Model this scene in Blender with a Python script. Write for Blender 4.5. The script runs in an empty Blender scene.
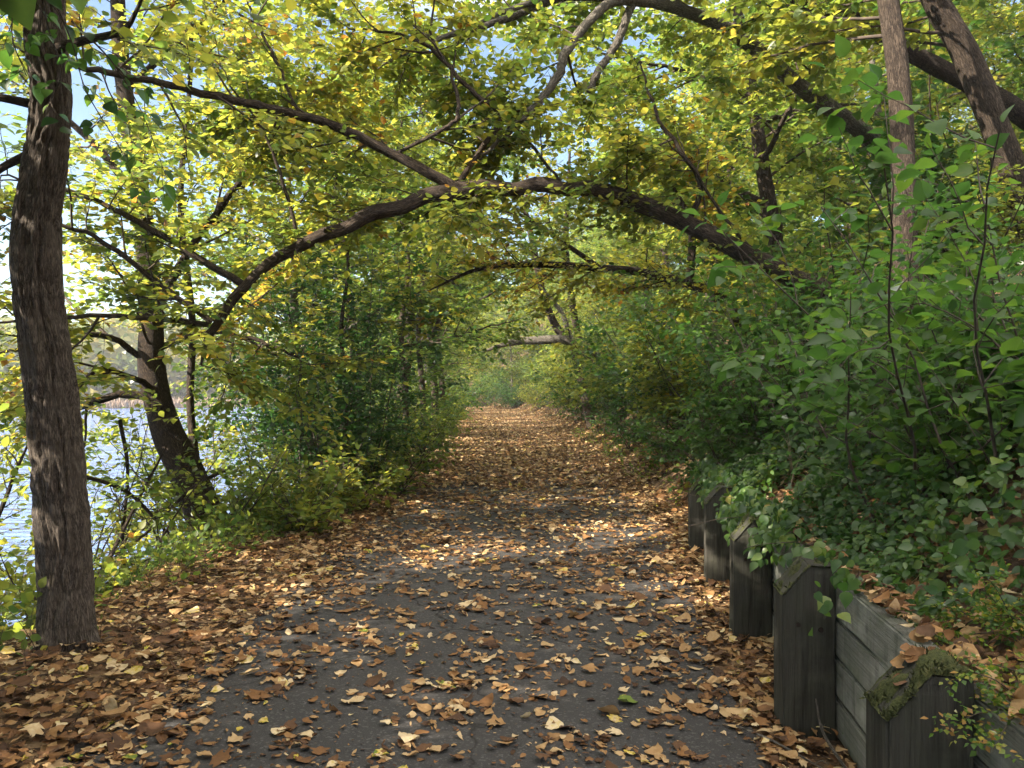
import bpy, bmesh, math
import numpy as np
from mathutils import Matrix, Vector
R = math.radians
rng = np.random.default_rng(7)
scene = bpy.context.scene
COL = scene.collection
F, HX, HY, EYE = 800.0, 512.0, 390.0, 1.6

def P(px, py, d):                       # a point seen at this place in the photograph, d metres ahead
    return np.array([(px - HX) / F * d, d, EYE - (py - HY) / F * d])

# ------------------------------------------------------------------ object helpers
def tag(o, label=None, cat=None, group=None, kind=None):
    for k, v in (('label', label), ('category', cat), ('group', group), ('kind', kind)):
        if v: o[k] = v
    return o
def empty(name, loc=(0, 0, 0)):
    o = bpy.data.objects.new(name, None); COL.objects.link(o)
    o.location = loc; o.empty_display_size = .2
    return o
def link(name, me, parent=None, loc=None):
    o = bpy.data.objects.new(name, me); COL.objects.link(o)
    if parent is not None: o.parent = parent
    if loc is not None: o.location = loc
    return o
def copy_tree(o, parent=None):
    c = o.copy(); COL.objects.link(c)
    if parent is not None: c.parent = parent
    for ch in list(o.children): copy_tree(ch, c)
    return c

class MB:                                # collects quads into one mesh
    def __init__(s): s.v, s.f, s.uv, s.t, s.m, s.n = [], [], [], [], [], 0
    def add(s, v, f, tint=0., mat=0, uv=None):
        v = np.asarray(v, float).reshape(-1, 3); f = np.asarray(f, int).reshape(-1, 4)
        s.v.append(v); s.f.append(f + s.n); s.n += len(v)
        s.t.append(np.broadcast_to(np.asarray(tint, float), (len(f),)))
        s.m.append(np.full(len(f), mat))
        s.uv.append(np.zeros((len(f), 4, 2)) if uv is None else uv)
    def mesh(s, name, mats, origin=(0, 0, 0), smooth=True):
        me = bpy.data.meshes.new(name)
        V = np.concatenate(s.v) - np.asarray(origin, float); Fq = np.concatenate(s.f)
        me.vertices.add(len(V)); me.vertices.foreach_set('co', V.ravel().astype(np.float32))
        me.loops.add(Fq.size); me.loops.foreach_set('vertex_index', Fq.ravel().astype(np.int32))
        me.polygons.add(len(Fq)); me.polygons.foreach_set('loop_start', np.arange(len(Fq), dtype=np.int32) * 4)
        me.polygons.foreach_set('use_smooth', np.full(len(Fq), smooth))
        for m in mats: me.materials.append(m)
        me.polygons.foreach_set('material_index', np.concatenate(s.m).astype(np.int32))
        a = me.attributes.new('tint', 'FLOAT', 'FACE'); a.data.foreach_set('value', np.concatenate(s.t).astype(np.float32))
        u = me.uv_layers.new(name='uv'); u.data.foreach_set('uv', np.concatenate(s.uv).ravel().astype(np.float32))
        me.update(); me.validate(); return me

def norm(a): return a / np.maximum(np.linalg.norm(a, axis=-1, keepdims=True), 1e-9)

def tube(mb, pts, rad, n=6, mat=0, bump=None, tint=0., cap=True):
    pts = np.asarray(pts, float); rad = np.asarray(rad, float); m = len(pts)
    t = norm(np.gradient(pts, axis=0))
    u = np.cross(t[0], [0, 0, 1.] if abs(t[0][2]) < .9 else [1., 0, 0]); u /= np.linalg.norm(u)
    U = np.empty((m, 3))
    for i in range(m):
        u = u - t[i] * (u @ t[i]); u = u / max(np.linalg.norm(u), 1e-9); U[i] = u
    W = np.cross(t, U)
    a = np.arange(n) / n * 2 * np.pi
    L = np.concatenate([[0], np.cumsum(np.linalg.norm(np.diff(pts, axis=0), axis=1))])
    rr = np.repeat(rad[:, None], n, 1)
    if bump is not None: rr = rr + bump(a[None, :], L[:, None], rr)
    V = pts[:, None] + rr[..., None] * (np.cos(a)[None, :, None] * U[:, None] + np.sin(a)[None, :, None] * W[:, None])
    i = np.arange(m - 1)[:, None] * n; j = np.arange(n)[None]; j2 = (j + 1) % n
    f = np.stack([i + j, i + j2, i + n + j2, i + n + j], -1).reshape(-1, 4)
    rm = rad.mean()
    ua = np.arange(n + 1) / n * 2 * np.pi * rm
    uv = np.empty((m - 1, n, 4, 2))
    uv[:, :, 0, 0] = ua[:-1]; uv[:, :, 1, 0] = ua[1:]; uv[:, :, 2, 0] = ua[1:]; uv[:, :, 3, 0] = ua[:-1]
    uv[:, :, 0, 1] = L[:-1, None]; uv[:, :, 1, 1] = L[:-1, None]; uv[:, :, 2, 1] = L[1:, None]; uv[:, :, 3, 1] = L[1:, None]
    mb.add(V.reshape(-1, 3), f, tint, mat, uv.reshape(-1, 4, 2))

def smooth_path(pts, rad, k=5):          # Catmull-Rom through control points
    p = np.asarray(pts, float); r = np.asarray(rad, float)
    q = np.concatenate([[2 * p[0] - p[1]], p, [2 * p[-1] - p[-2]]]); out, ro = [], []
    for i in range(len(p) - 1):
        a, b, c, d = q[i:i + 4]
        for s in np.arange(k) / k:
            out.append(.5 * (2 * b + (c - a) * s + (2 * a - 5 * b + 4 * c - d) * s * s + (3 * b - a - 3 * c + d) * s ** 3))
            ro.append(r[i] * (1 - s) + r[i + 1] * s)
    out.append(p[-1]); ro.append(r[-1])
    return np.array(out), np.array(ro)

# value noise
_tab = rng.random((256, 256))
def vnoise(x, y):
    x = np.asarray(x, float); y = np.asarray(y, float)
    xi, yi = np.floor(x).astype(int), np.floor(y).astype(int); fx, fy = x - xi, y - yi
    fx = fx * fx * (3 - 2 * fx); fy = fy * fy * (3 - 2 * fy)
    g = lambda a, b: _tab[a & 255, b & 255]
    return (g(xi, yi) * (1 - fx) + g(xi + 1, yi) * fx) * (1 - fy) + (g(xi, yi + 1) * (1 - fx) + g(xi + 1, yi + 1) * fx) * fy
def fbm(x, y, o=3):
    s = 0; a = .5
    for i in range(o): s = s + a * vnoise(x * 2 ** i + 17 * i, y * 2 ** i + 5 * i); a *= .5
    return s / (1 - .5 ** o)

# ------------------------------------------------------------------ terrain
def cx(y): y = np.clip(y, -20, 95); return -.1 - np.where(y > 25, (np.maximum(y, 25) - 25) ** 2 * .0012, 0) - np.where(y > 58, (np.maximum(y, 58) - 58) ** 2 * .006, 0)
def xl(y): return cx(y) + np.interp(y, [-5, 3, 8, 14, 25, 40], [-1.85, -1.8, -1.68, -1.55, -1.65, -1.85])
def xr(y): return np.where(y < 9.2, 1.07 + (y - 3.46) * .115, cx(y) + 1.83) - .0
def xw(y): return np.where(y < 9.6, 1.32 + .121 * (y - 2.3), xr(y) + .47)
def sstep(a, b, x): t = np.clip((x - a) / (b - a), 0, 1); return t * t * (3 - 2 * t)
def height(x, y):
    x = np.asarray(x, float); y = np.asarray(y, float)
    t = xl(y) - x
    Lh = np.interp(t, [0, .3, .9, 1.3, 2.0, 3.4, 5, 9, 400], [0, .02, .03, -.02, -.38, -1.12, -1.8, -3.2, -3.2])
    yf = y - 128 + 7 * np.sin(x * .06)
    far = np.maximum(np.interp(yf, [-20, 0, 6, 30, 70, 400], [-3.2, -1.3, -.6, 3, 14, 30]), np.interp(-x - 160, [-20, 0, 8, 100], [-3.2, -1.3, 0, 12]))
    Lh = np.where(t > 3, np.maximum(Lh, far), Lh)
    w = x - xw(y)
    prof = [0, .3, 10, 30, 100, 600]
    W = np.where(w < .06, 0, np.interp(w - .09, [-.03, 0], [0, .66]) + np.interp(w - .09, prof, [0, .10, 6.9, 15, 22, 40]))
    B = np.interp(w, [-.45, -.2, .1, .5, 1.2, 10, 30, 100, 600], [0, .02, .09, .34, .95, 7.3, 15.5, 22.5, 41])
    b = sstep(8.3, 9.8, y)
    Rh = W * (1 - b) + B * b
    h = np.where(x < cx(y), Lh, Rh)
    m = np.clip(t / 1.5, 0, 1) + np.clip((w - .12) / .6, 0, 1)
    return h + m * (fbm(x * .8, y * .8) - .5) * .22

# ------------------------------------------------------------------ materials
def new_mat(name):
    m = bpy.data.materials.new(name); m.use_nodes = True; nt = m.node_tree; nt.nodes.clear()
    out = nt.nodes.new('ShaderNodeOutputMaterial'); return m, nt, out
def N(nt, typ, **kw):
    n = nt.nodes.new(typ)
    for k, v in kw.items():
        if k in n.inputs: n.inputs[k].default_value = v
        else: setattr(n, k, v)
    return n
def ramp(nt, stops, fac, interp='LINEAR'):
    r = nt.nodes.new('ShaderNodeValToRGB'); cr = r.color_ramp; cr.interpolation = interp
    while len(cr.elements) < len(stops): cr.elements.new(.5)
    for e, (p, c) in zip(cr.elements, stops): e.position = p; e.color = (*c, 1)
    nt.links.new(fac, r.inputs[0]); return r.outputs[0]
def mapping(nt, src, scale):
    mp = nt.nodes.new('ShaderNodeMapping'); mp.inputs['Scale'].default_value = scale
    tc = nt.nodes.new('ShaderNodeTexCoord'); nt.links.new(tc.outputs[src], mp.inputs['Vector']); return mp.outputs[0]
def noise(nt, vec, scale, detail=4, rough=.6, out='Fac'):
    n = N(nt, 'ShaderNodeTexNoise', Scale=scale, Detail=detail, Roughness=rough)
    if vec is not None: nt.links.new(vec, n.inputs['Vector'])
    return n.outputs[out]
def math_(nt, op, a, b=None, clamp=False):
    n = nt.nodes.new('ShaderNodeMath'); n.operation = op; n.use_clamp = clamp
    for i, s in enumerate((a, b)):
        if s is None: continue
        if isinstance(s, (int, float)): n.inputs[i].default_value = s
        else: nt.links.new(s, n.inputs[i])
    return n.outputs[0]
def mixc(nt, fac, a, b, mode='MIX'):
    n = nt.nodes.new('ShaderNodeMixRGB'); n.blend_type = mode
    for i, s in enumerate((fac, a, b)):
        if isinstance(s, (int, float)): n.inputs[i].default_value = s
        elif isinstance(s, tuple): n.inputs[i].default_value = (*s, 1)
        else: nt.links.new(s, n.inputs[i])
    return n.outputs[0]
def surf(nt, out, color, rough=.8, bump=None, bstr=.3, bdist=.02, spec=.3):
    p = nt.nodes.new('ShaderNodeBsdfPrincipled'); p.inputs['Specular IOR Level'].default_value = spec
    for s, k in ((color, 'Base Color'), (rough, 'Roughness')):
        if isinstance(s, tuple): p.inputs[k].default_value = (*s, 1)
        elif isinstance(s, (int, float)): p.inputs[k].default_value = s
        else: nt.links.new(s, p.inputs[k])
    if bump is not None:
        b = N(nt, 'ShaderNodeBump', Strength=bstr, Distance=bdist); nt.links.new(bump, b.inputs['Height']); nt.links.new(b.outputs[0], p.inputs['Normal'])
    nt.links.new(p.outputs[0], out.inputs[0]); return p

def leaf_mat(name, front, trans, tfac=.5, rough=.45, gloss=.05):
    """thin leaf: colour from the per-leaf tint, light passes through"""
    m, nt, out = new_mat(name)
    at = N(nt, 'ShaderNodeAttribute', attribute_name='tint')
    oi = nt.nodes.new('ShaderNodeObjectInfo')
    t = math_(nt, 'ADD', at.outputs['Fac'], math_(nt, 'MULTIPLY', math_(nt, 'SUBTRACT', oi.outputs['Random'], .5), .16))
    g = nt.nodes.new('ShaderNodeNewGeometry')
    blotch = noise(nt, g.outputs['Position'], 38., 2)
    t2 = math_(nt, 'ADD', t, math_(nt, 'MULTIPLY', math_(nt, 'SUBTRACT', blotch, .5), .25))
    c1, c2 = ramp(nt, front, t2), ramp(nt, trans, t2)
    d = nt.nodes.new('ShaderNodeBsdfDiffuse'); nt.links.new(c1, d.inputs[0])
    tr = nt.nodes.new('ShaderNodeBsdfTranslucent'); nt.links.new(c2, tr.inputs[0])
    mx = nt.nodes.new('ShaderNodeMixShader'); mx.inputs[0].default_value = tfac
    nt.links.new(d.outputs[0], mx.inputs[1]); nt.links.new(tr.outputs[0], mx.inputs[2])
    gl = N(nt, 'ShaderNodeBsdfGlossy', Roughness=rough)
    fr = N(nt, 'ShaderNodeFresnel', IOR=1.4)
    mg = nt.nodes.new('ShaderNodeMixShader')
    nt.links.new(math_(nt, 'ADD', math_(nt, 'MULTIPLY', fr.outputs[0], .10), gloss * .15), mg.inputs[0])
    nt.links.new(mx.outputs[0], mg.inputs[1]); nt.links.new(gl.outputs[0], mg.inputs[2])
    nt.links.new(mg.outputs[0], out.inputs[0]); return m

M = {}
M['canopy'] = leaf_mat('canopy_leaf',
    [(0, (.045, .095, .02)), (.35, (.085, .12, .026)), (.65, (.155, .165, .028)), (.88, (.30, .235, .03)), (.93, (.28, .11, .02)), (1, (.13, .06, .02))],
    [(0, (.15, .26, .04)), (.35, (.31, .375, .05)), (.65, (.53, .5, .06)), (.88, (.72, .53, .07)), (.93, (.5, .2, .03)), (1, (.22, .09, .02))], .56)
M['green'] = leaf_mat('green_leaf',
    [(0, (.019, .047, .012)), (.4, (.034, .077, .012)), (.75, (.062, .115, .014)), (.95, (.22, .2, .03)), (1, (.25, .14, .04))],
    [(0, (.05, .14, .03)), (.4, (.10, .23, .03)), (.75, (.2, .33, .03)), (.95, (.5, .42, .04)), (1, (.4, .2, .05))], .42, .4, .1)
M['ivy'] = leaf_mat('ivy_leaf',
    [(0, (.018, .044, .014)), (.4, (.034, .074, .016)), (.7, (.062, .11, .018)), (.93, (.13, .16, .035)), (1, (.25, .2, .05))],
    [(0, (.04, .12, .03)), (.4, (.08, .2, .03)), (.7, (.15, .3, .03)), (.93, (.35, .4, .04)), (1, (.4, .3, .05))], .35, .38, .15)
LIT = [(0, (.045, .026, .016)), (.22, (.10, .052, .026)), (.45, (.20, .098, .036)), (.62, (.30, .18, .078)), (.8, (.43, .30, .155)), (.9, (.56, .45, .28)), (.97, (.46, .33, .05)), (1, (.12, .16, .03))]
M['litter'] = leaf_mat('fallen_leaf', LIT, [(p, tuple(min(1, c * 1.1) for c in col)) for p, col in LIT], .18, .55, .05)

def bark(name, dark, light, su=38., sv=5., moss=None, bdist=.02):
    m, nt, out = new_mat(name)
    mp = nt.nodes.new('ShaderNodeMapping'); mp.inputs['Scale'].default_value = (su, sv, 1)
    uv = N(nt, 'ShaderNodeUVMap', uv_map='uv'); nt.links.new(uv.outputs[0], mp.inputs[0])
    n1 = noise(nt, mp.outputs[0], 1., 6, .72)
    rid = math_(nt, 'ABSOLUTE', math_(nt, 'SUBTRACT', n1, .5))
    hgt = math_(nt, 'MULTIPLY', rid, 5., True)
    g = nt.nodes.new('ShaderNodeNewGeometry')
    n2 = noise(nt, g.outputs['Position'], 7., 4)
    c = ramp(nt, [(0, dark), (.35, tuple((a + b) / 2 for a, b in zip(dark, light))), (1, light)], hgt)
    c = mixc(nt, math_(nt, 'MULTIPLY', math_(nt, 'SUBTRACT', n2, .45), 2.2, True), c, tuple(x * .5 for x in light))
    if moss: c = mixc(nt, math_(nt, 'MULTIPLY', math_(nt, 'SUBTRACT', noise(nt, g.outputs['Position'], 3.), .5), 3., True), c, moss)
    surf(nt, out, c, .9, hgt, 1., bdist, .2); return m
M['bark'] = bark('brown_bark', (.020, .014, .011), (.21, .155, .112), 44, 7, None, .035)
M['bark_grey'] = bark('grey_bark', (.05, .043, .035), (.40, .35, .285), 36, 9, None, .03)
M['bark_dark'] = bark('dark_bark', (.014, .010, .008), (.14, .098, .068), 50, 12, None, .035)
M['bark_hero'] = bark('furrowed_bark', (.022, .017, .014), (.30, .245, .195), 75, 9, None, .012)
def twig_mat():
    m, nt, out = new_mat('twig'); g = nt.nodes.new('ShaderNodeNewGeometry')
    surf(nt, out, ramp(nt, [(.3, (.025, .018, .013)), (.7, (.085, .062, .045))], noise(nt, g.outputs['Position'], 12.)), .85); return m
M['twig'] = twig_mat()
def dry_mat():
    m, nt, out = new_mat('dry_stem'); g = nt.nodes.new('ShaderNodeNewGeometry')
    surf(nt, out, ramp(nt, [(.3, (.16, .12, .08)), (.7, (.34, .28, .2))], noise(nt, g.outputs['Position'], 12.)), .85); return m
M['dry'] = dry_mat()

def asphalt():
    m, nt, out = new_mat('asphalt'); v = mapping(nt, 'Object', (1, 1, 1))
    n1, n2, n3 = noise(nt, v, 220., 3, .7), noise(nt, v, 3.2, 5), noise(nt, v, .9, 3)
    c = ramp(nt, [(.3, (.013, .0122, .0118)), (.7, (.070, .066, .063))], n1)
    c = mixc(nt, math_(nt, 'MULTIPLY', n2, .75), c, (.029, .0275, .026))
    c = mixc(nt, math_(nt, 'MULTIPLY', math_(nt, 'SUBTRACT', n3, .45), 2.2, True), c, (.047, .042, .038))
    ns = noise(nt, v, 34., 3)
    c = mixc(nt, math_(nt, 'MULTIPLY', math_(nt, 'SUBTRACT', ns, .63), 6., True), c, (.10, .062, .036))
    pb = N(nt, 'ShaderNodeTexVoronoi', Scale=95.); nt.links.new(v, pb.inputs['Vector'])
    sp = nt.nodes.new('ShaderNodeSeparateColor'); nt.links.new(pb.outputs['Color'], sp.inputs[0])
    c = mixc(nt, math_(nt, 'MULTIPLY', math_(nt, 'SUBTRACT', sp.outputs[0], .8), 2.5, True), c, (.12, .113, .105))
    cr = N(nt, 'ShaderNodeTexVoronoi', feature='DISTANCE_TO_EDGE', Scale=.55)
    wv = nt.nodes.new('ShaderNodeVectorMath'); wv.operation = 'ADD'; nn = N(nt, 'ShaderNodeTexNoise', Scale=3.5, Detail=5.)
    sc = nt.nodes.new('ShaderNodeVectorMath'); sc.operation = 'SCALE'; sc.inputs['Scale'].default_value = .35
    nt.links.new(v, nn.inputs['Vector']); nt.links.new(nn.outputs['Color'], sc.inputs[0]); nt.links.new(v, wv.inputs[0]); nt.links.new(sc.outputs[0], wv.inputs[1]); nt.links.new(wv.outputs[0], cr.inputs['Vector'])
    ck = math_(nt, 'SUBTRACT', 1., math_(nt, 'MULTIPLY', cr.outputs['Distance'], 130., True), True)
    c = mixc(nt, math_(nt, 'MULTIPLY', ck, .8), c, (.012, .010, .008))
    surf(nt, out, c, .88, math_(nt, 'SUBTRACT', math_(nt, 'ADD', n1, math_(nt, 'MULTIPLY', n2, 1.2)), ck), .8, .008, .25); return m
M['asphalt'] = asphalt()
def soil():
    m, nt, out = new_mat('leafy_soil'); v = mapping(nt, 'Object', (1, 1, 1))
    vo = N(nt, 'ShaderNodeTexVoronoi', Scale=17.)
    wv = nt.nodes.new('ShaderNodeVectorMath'); wv.operation = 'ADD'
    nn = N(nt, 'ShaderNodeTexNoise', Scale=9., Detail=3.); nt.links.new(v, nn.inputs['Vector'])
    sc = nt.nodes.new('ShaderNodeVectorMath'); sc.operation = 'SCALE'; sc.inputs['Scale'].default_value = .12
    nt.links.new(nn.outputs['Color'], sc.inputs[0]); nt.links.new(v, wv.inputs[0]); nt.links.new(sc.outputs[0], wv.inputs[1])
    nt.links.new(wv.outputs[0], vo.inputs['Vector'])
    sp = nt.nodes.new('ShaderNodeSeparateColor'); nt.links.new(vo.outputs['Color'], sp.inputs[0])
    c = ramp(nt, [(0, (.035, .024, .016)), (.4, (.085, .05, .028)), (.75, (.17, .10, .05)), (1, (.27, .18, .095))], sp.outputs[0])
    c = mixc(nt, math_(nt, 'MULTIPLY', noise(nt, v, 2.), .8), c, (.05, .036, .024))
    surf(nt, out, c, .95, math_(nt, 'ADD', vo.outputs['Distance'], noise(nt, v, 40.)), .6, .03, .1); return m
M['soil'] = soil()
def water():
    m, nt, out = new_mat('lake_water'); v = mapping(nt, 'Object', (.55, 1.5, 1))
    b = math_(nt, 'ADD', noise(nt, v, 1.5, 4, .55), math_(nt, 'MULTIPLY', noise(nt, v, .28, 3), 2.2))
    surf(nt, out, (.06, .12, .26), .06, b, 1., .3, .5); return m
M['water'] = water()
def wood(name, sc, dark, light, green, gfac, axis):
    """axis: the grain's direction in the part's own space, 0 x or 2 z"""
    m, nt, out = new_mat(name); v = mapping(nt, 'Object', sc); o = mapping(nt, 'Object', (1, 1, 1))
    gr = noise(nt, v, 1., 7, .75); g2 = noise(nt, v, .3, 3)
    fine = noise(nt, v, 3.2, 4, .8)
    c = ramp(nt, [(.30, dark), (.5, tuple((a + b) / 2 for a, b in zip(dark, light))), (.70, light)], math_(nt, 'ADD', math_(nt, 'MULTIPLY', gr, .65), math_(nt, 'MULTIPLY', fine, .35)))
    c = mixc(nt, math_(nt, 'MULTIPLY', math_(nt, 'SUBTRACT', noise(nt, o, 5., 4), .42), 3., True), c, mixc(nt, gfac, c, green))
    c = mixc(nt, math_(nt, 'MULTIPLY', math_(nt, 'SUBTRACT', noise(nt, o, 2.3, 5), .5), 4., True), c, tuple(x * 1.5 for x in light))
    vert = noise(nt, mapping(nt, 'Object', (16, 16, 1.2)), 1., 4, .7)      # rain streaks
    c = mixc(nt, math_(nt, 'MULTIPLY', math_(nt, 'SUBTRACT', vert, .52), 3.2, True), c, tuple(x * .75 for x in dark))
    split = math_(nt, 'ADD', math_(nt, 'MULTIPLY', math_(nt, 'ABSOLUTE', math_(nt, 'SUBTRACT', g2, .5)), 130., True), math_(nt, 'MULTIPLY', noise(nt, o, 4., 2), 1.2), True)
    c = mixc(nt, split, tuple(x * .25 for x in dark), c)
    kn = N(nt, 'ShaderNodeTexVoronoi', Scale=3.1); nt.links.new(o, kn.inputs['Vector'])
    kf = math_(nt, 'SUBTRACT', 1., math_(nt, 'MULTIPLY', kn.outputs['Distance'], 9., True), True)
    c = mixc(nt, math_(nt, 'MULTIPLY', kf, 1.4, True), c, tuple(x * .35 for x in dark))
    h = math_(nt, 'ADD', math_(nt, 'ADD', gr, math_(nt, 'MULTIPLY', fine, .5)), math_(nt, 'MULTIPLY', split, .8))
    surf(nt, out, c, .9, h, .9, .014, .15); return m
M['plank'] = wood('weathered_plank', (1.3, 26, 42), (.065, .064, .055), (.27, .265, .235), (.085, .10, .06), .8, 0)
M['post'] = wood('dark_post', (42, 42, 1.6), (.019, .017, .0135), (.078, .073, .06), (.036, .042, .024), .6, 2)
def moss_m():
    m, nt, out = new_mat('moss'); g = nt.nodes.new('ShaderNodeNewGeometry')
    surf(nt, out, ramp(nt, [(.3, (.022, .026, .012)), (.55, (.05, .055, .02)), (.8, (.10, .085, .035))], noise(nt, g.outputs['Position'], 60.)), .95, noise(nt, g.outputs['Position'], 180.), .8, .01, .1); return m
M['moss'] = moss_m()
def sand():
    m, nt, out = new_mat('dry_reed'); g = nt.nodes.new('ShaderNodeNewGeometry')
    surf(nt, out, ramp(nt, [(.3, (.16, .11, .07)), (.7, (.36, .25, .17))], noise(nt, g.outputs['Position'], .8)), .95); return m
M['reed'] = sand()
def farw():
    return leaf_mat('far_leaf', [(0, (.05, .09, .03)), (.5, (.10, .13, .03)), (1, (.22, .17, .05))], [(0, (.1, .18, .03)), (.5, (.25, .3, .04)), (1, (.5, .35, .06))], .4)
M['far'] = farw()

# ------------------------------------------------------------------ leaves
def template(rows, fold=.18, droop=.15):
    """rows of (position along, half width); returns verts (x across, y along, z up) and quads"""
    V = []
    for y, w in rows:
        z = -droop * y * y
        V += [(-w, y, z + fold * w), (0, y, z), (w, y, z + fold * w)]
    f = []
    for i in range(len(rows) - 1):
        a = i * 3
        f += [(a, a + 1, a + 4, a + 3), (a + 1, a + 2, a + 5, a + 4)]
    return np.array(V, float), np.array(f)
T_LOW = template([(0, .03), (.42, .36), (1, .02)])
T_OV = template([(0, .05), (.28, .36), (.62, .34), (1, .02)])
T_MID = template([(0, .05), (.22, .33), (.52, .38), (.8, .2), (1, .01)])
T_BROAD = template([(0, .04), (.1, .22), (.3, .37), (.52, .36), (.76, .22), (.91, .08), (1, .005)], .26, .3)
T_HEART = template([(-.1, .18), (.05, .42), (.3, .5), (.6, .33), (.87, .085), (1, .01)], .14, .25)
def put_leaves(mb, tmpl, pos, d, nrm, size, tint, mat=0, wid=1.):
    V, f = tmpl; k = len(V); n = len(pos)
    d = norm(d); s = norm(np.cross(d, nrm)); nn = np.cross(s, d)
    size = np.broadcast_to(np.asarray(size, float), (n,))[:, None, None]; wid = np.broadcast_to(np.asarray(wid, float), (n,))[:, None, None]
    W = pos[:, None] + size * (wid * V[None, :, 0:1] * s[:, None] + V[None, :, 1:2] * d[:, None] + V[None, :, 2:3] * nn[:, None])
    ff = (np.arange(n)[:, None, None] * k + f[None]).reshape(-1, 4)
    mb.add(W.reshape(-1, 3), ff, np.repeat(np.broadcast_to(tint, (n,)), len(f)), mat)

class Leaves:
    def __init__(s): s.p, s.d, s.n, s.s, s.t = [], [], [], [], []
    def add(s, p, d, n, sz, t): s.p.append(p); s.d.append(d); s.n.append(n); s.s.append(sz); s.t.append(t)
    def count(s): return sum(len(a) for a in s.p)
    def emit(s, mb, tmpl, mat):
        if s.p: put_leaves(mb, tmpl, np.concatenate(s.p), np.concatenate(s.d), np.concatenate(s.n), np.concatenate(s.s), np.concatenate(s.t), mat)

def shoot(g, p, d, L, n, wander=.25, lift=0.):
    pts = [np.array(p, float)]; d = np.array(d, float); st = L / n
    for i in range(n):
        d = d + g.normal(0, wander, 3) * .5; d[2] += lift; d /= np.linalg.norm(d)
        pts.append(pts[-1] + d * st)
    return np.array(pts)
def along(pts, s):                        # position and tangent at arc length s
    seg = np.linalg.norm(np.diff(pts, axis=0), axis=1); c = np.concatenate([[0], np.cumsum(seg)])
    s = min(max(s, 0), c[-1] - 1e-6); i = int(np.searchsorted(c, s, side='right') - 1); f = (s - c[i]) / seg[i]
    return pts[i] * (1 - f) + pts[i + 1] * f, (pts[i + 1] - pts[i]) / seg[i]
def plen(pts): return np.linalg.norm(np.diff(pts, axis=0), axis=1).sum()
def side_dir(g, t, ang, flat, up=0.):
    a = g.normal(0, 1, 3); a -= t * (a @ t); a /= np.linalg.norm(a)
    d = t * math.cos(ang) + a * math.sin(ang); d[2] = d[2] * flat + up
    return d / np.linalg.norm(d)
def leafy(g, lv, pts, step, size, tint, tsd, nsd=.45, droop=-.12, keep=1.):
    L = plen(pts); n = max(2, int(L / step)); s = (np.arange(n) + g.random(n) * .6) / n * L
    seg = np.linalg.norm(np.diff(pts, axis=0), axis=1); c = np.concatenate([[0], np.cumsum(seg)])
    p = np.stack([np.interp(s, c, pts[:, k]) for k in range(3)], 1)
    t = norm(pts[-1] - pts[0]); sd = np.cross(t, [0, 0, 1.]); sd = sd / max(np.linalg.norm(sd), 1e-6)
    sgn = np.where(np.arange(n) % 2 == 0, 1, -1)[:, None]
    d = t * g.uniform(.2, .8, (n, 1)) + sd * sgn + g.normal(0, .3, (n, 3)); d[:, 2] += droop
    d[-1] = t + g.normal(0, .2, 3)
    nr = np.array([0, 0, 1.]) + g.normal(0, nsd, (n, 3))
    m = g.random(n) < keep
    p = p + norm(d) * size * .18
    lv.add(p[m], d[m], nr[m], (size * g.uniform(.55, 1.15, n))[m], np.clip(g.normal(tint, tsd, n), 0, 1)[m])

def ramify(g, limbs, wood, lv, sp=(.28, .13), ln=(1.3, .5), size=.08, tint=.4, tsd=.15, step=.05, flat=.55, up=.05, start=.15,
           wood_mat=1, keep=1., droop=-.12, nsd=.45, r_scale=1., clip=None, csd=.12, bias=None):
    """limbs: polylines with radii; grows branches, twigs and leaves from them"""
    for pts, rad in limbs:
        L = plen(pts); s = L * start
        while s < L * 1.0:
            s += sp[0] * g.uniform(.5, 1.5)
            p, t = along(pts, s); f = s / L
            if clip is not None and not clip(p): continue
            bl = ln[0] * g.uniform(.45, 1.25) * (1.1 - .55 * f)
            bd = side_dir(g, t, g.uniform(.6, 1.25), flat, up)
            if bias is not None: bd = norm(bd + np.asarray(bias))
            b = shoot(g, p, bd, bl, 6, .22, .01)
            rb = min(.012 * bl * r_scale + .003, .6 * np.interp(f, np.linspace(0, 1, len(rad)), rad) + .002)
            tube(wood, b, np.linspace(rb, rb * .3, len(b)), 5, wood_mat)
            ct = tint + g.normal(0, csd)
            q = bl * .15
            while q < bl:
                q += sp[1] * g.uniform(.5, 1.5)
                p2, t2 = along(b, q)
                tl = ln[1] * g.uniform(.5, 1.25)
                w = shoot(g, p2, side_dir(g, t2, g.uniform(.5, 1.1), flat, 0), tl, 4, .2, -.015)
                tube(wood, w, np.linspace(.0035, .0018, len(w)) * r_scale, 3, wood_mat)
                leafy(g, lv, w, step, size, ct, tsd, nsd, droop, keep)
            leafy(g, lv, b[3:], step * 1.3, size, ct, tsd, nsd, droop, keep)

def bumpf(seed, amp, freq=7., lf=2.8):
    def f(a, L, r):
        x = np.cos(a) * 2.2 + seed; y = np.sin(a) * 2.2
        return r * amp * (fbm(x * 1. + L * lf, y * 1. + L * .7 * lf + seed * 3) - .5) * 2
    return f

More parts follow.
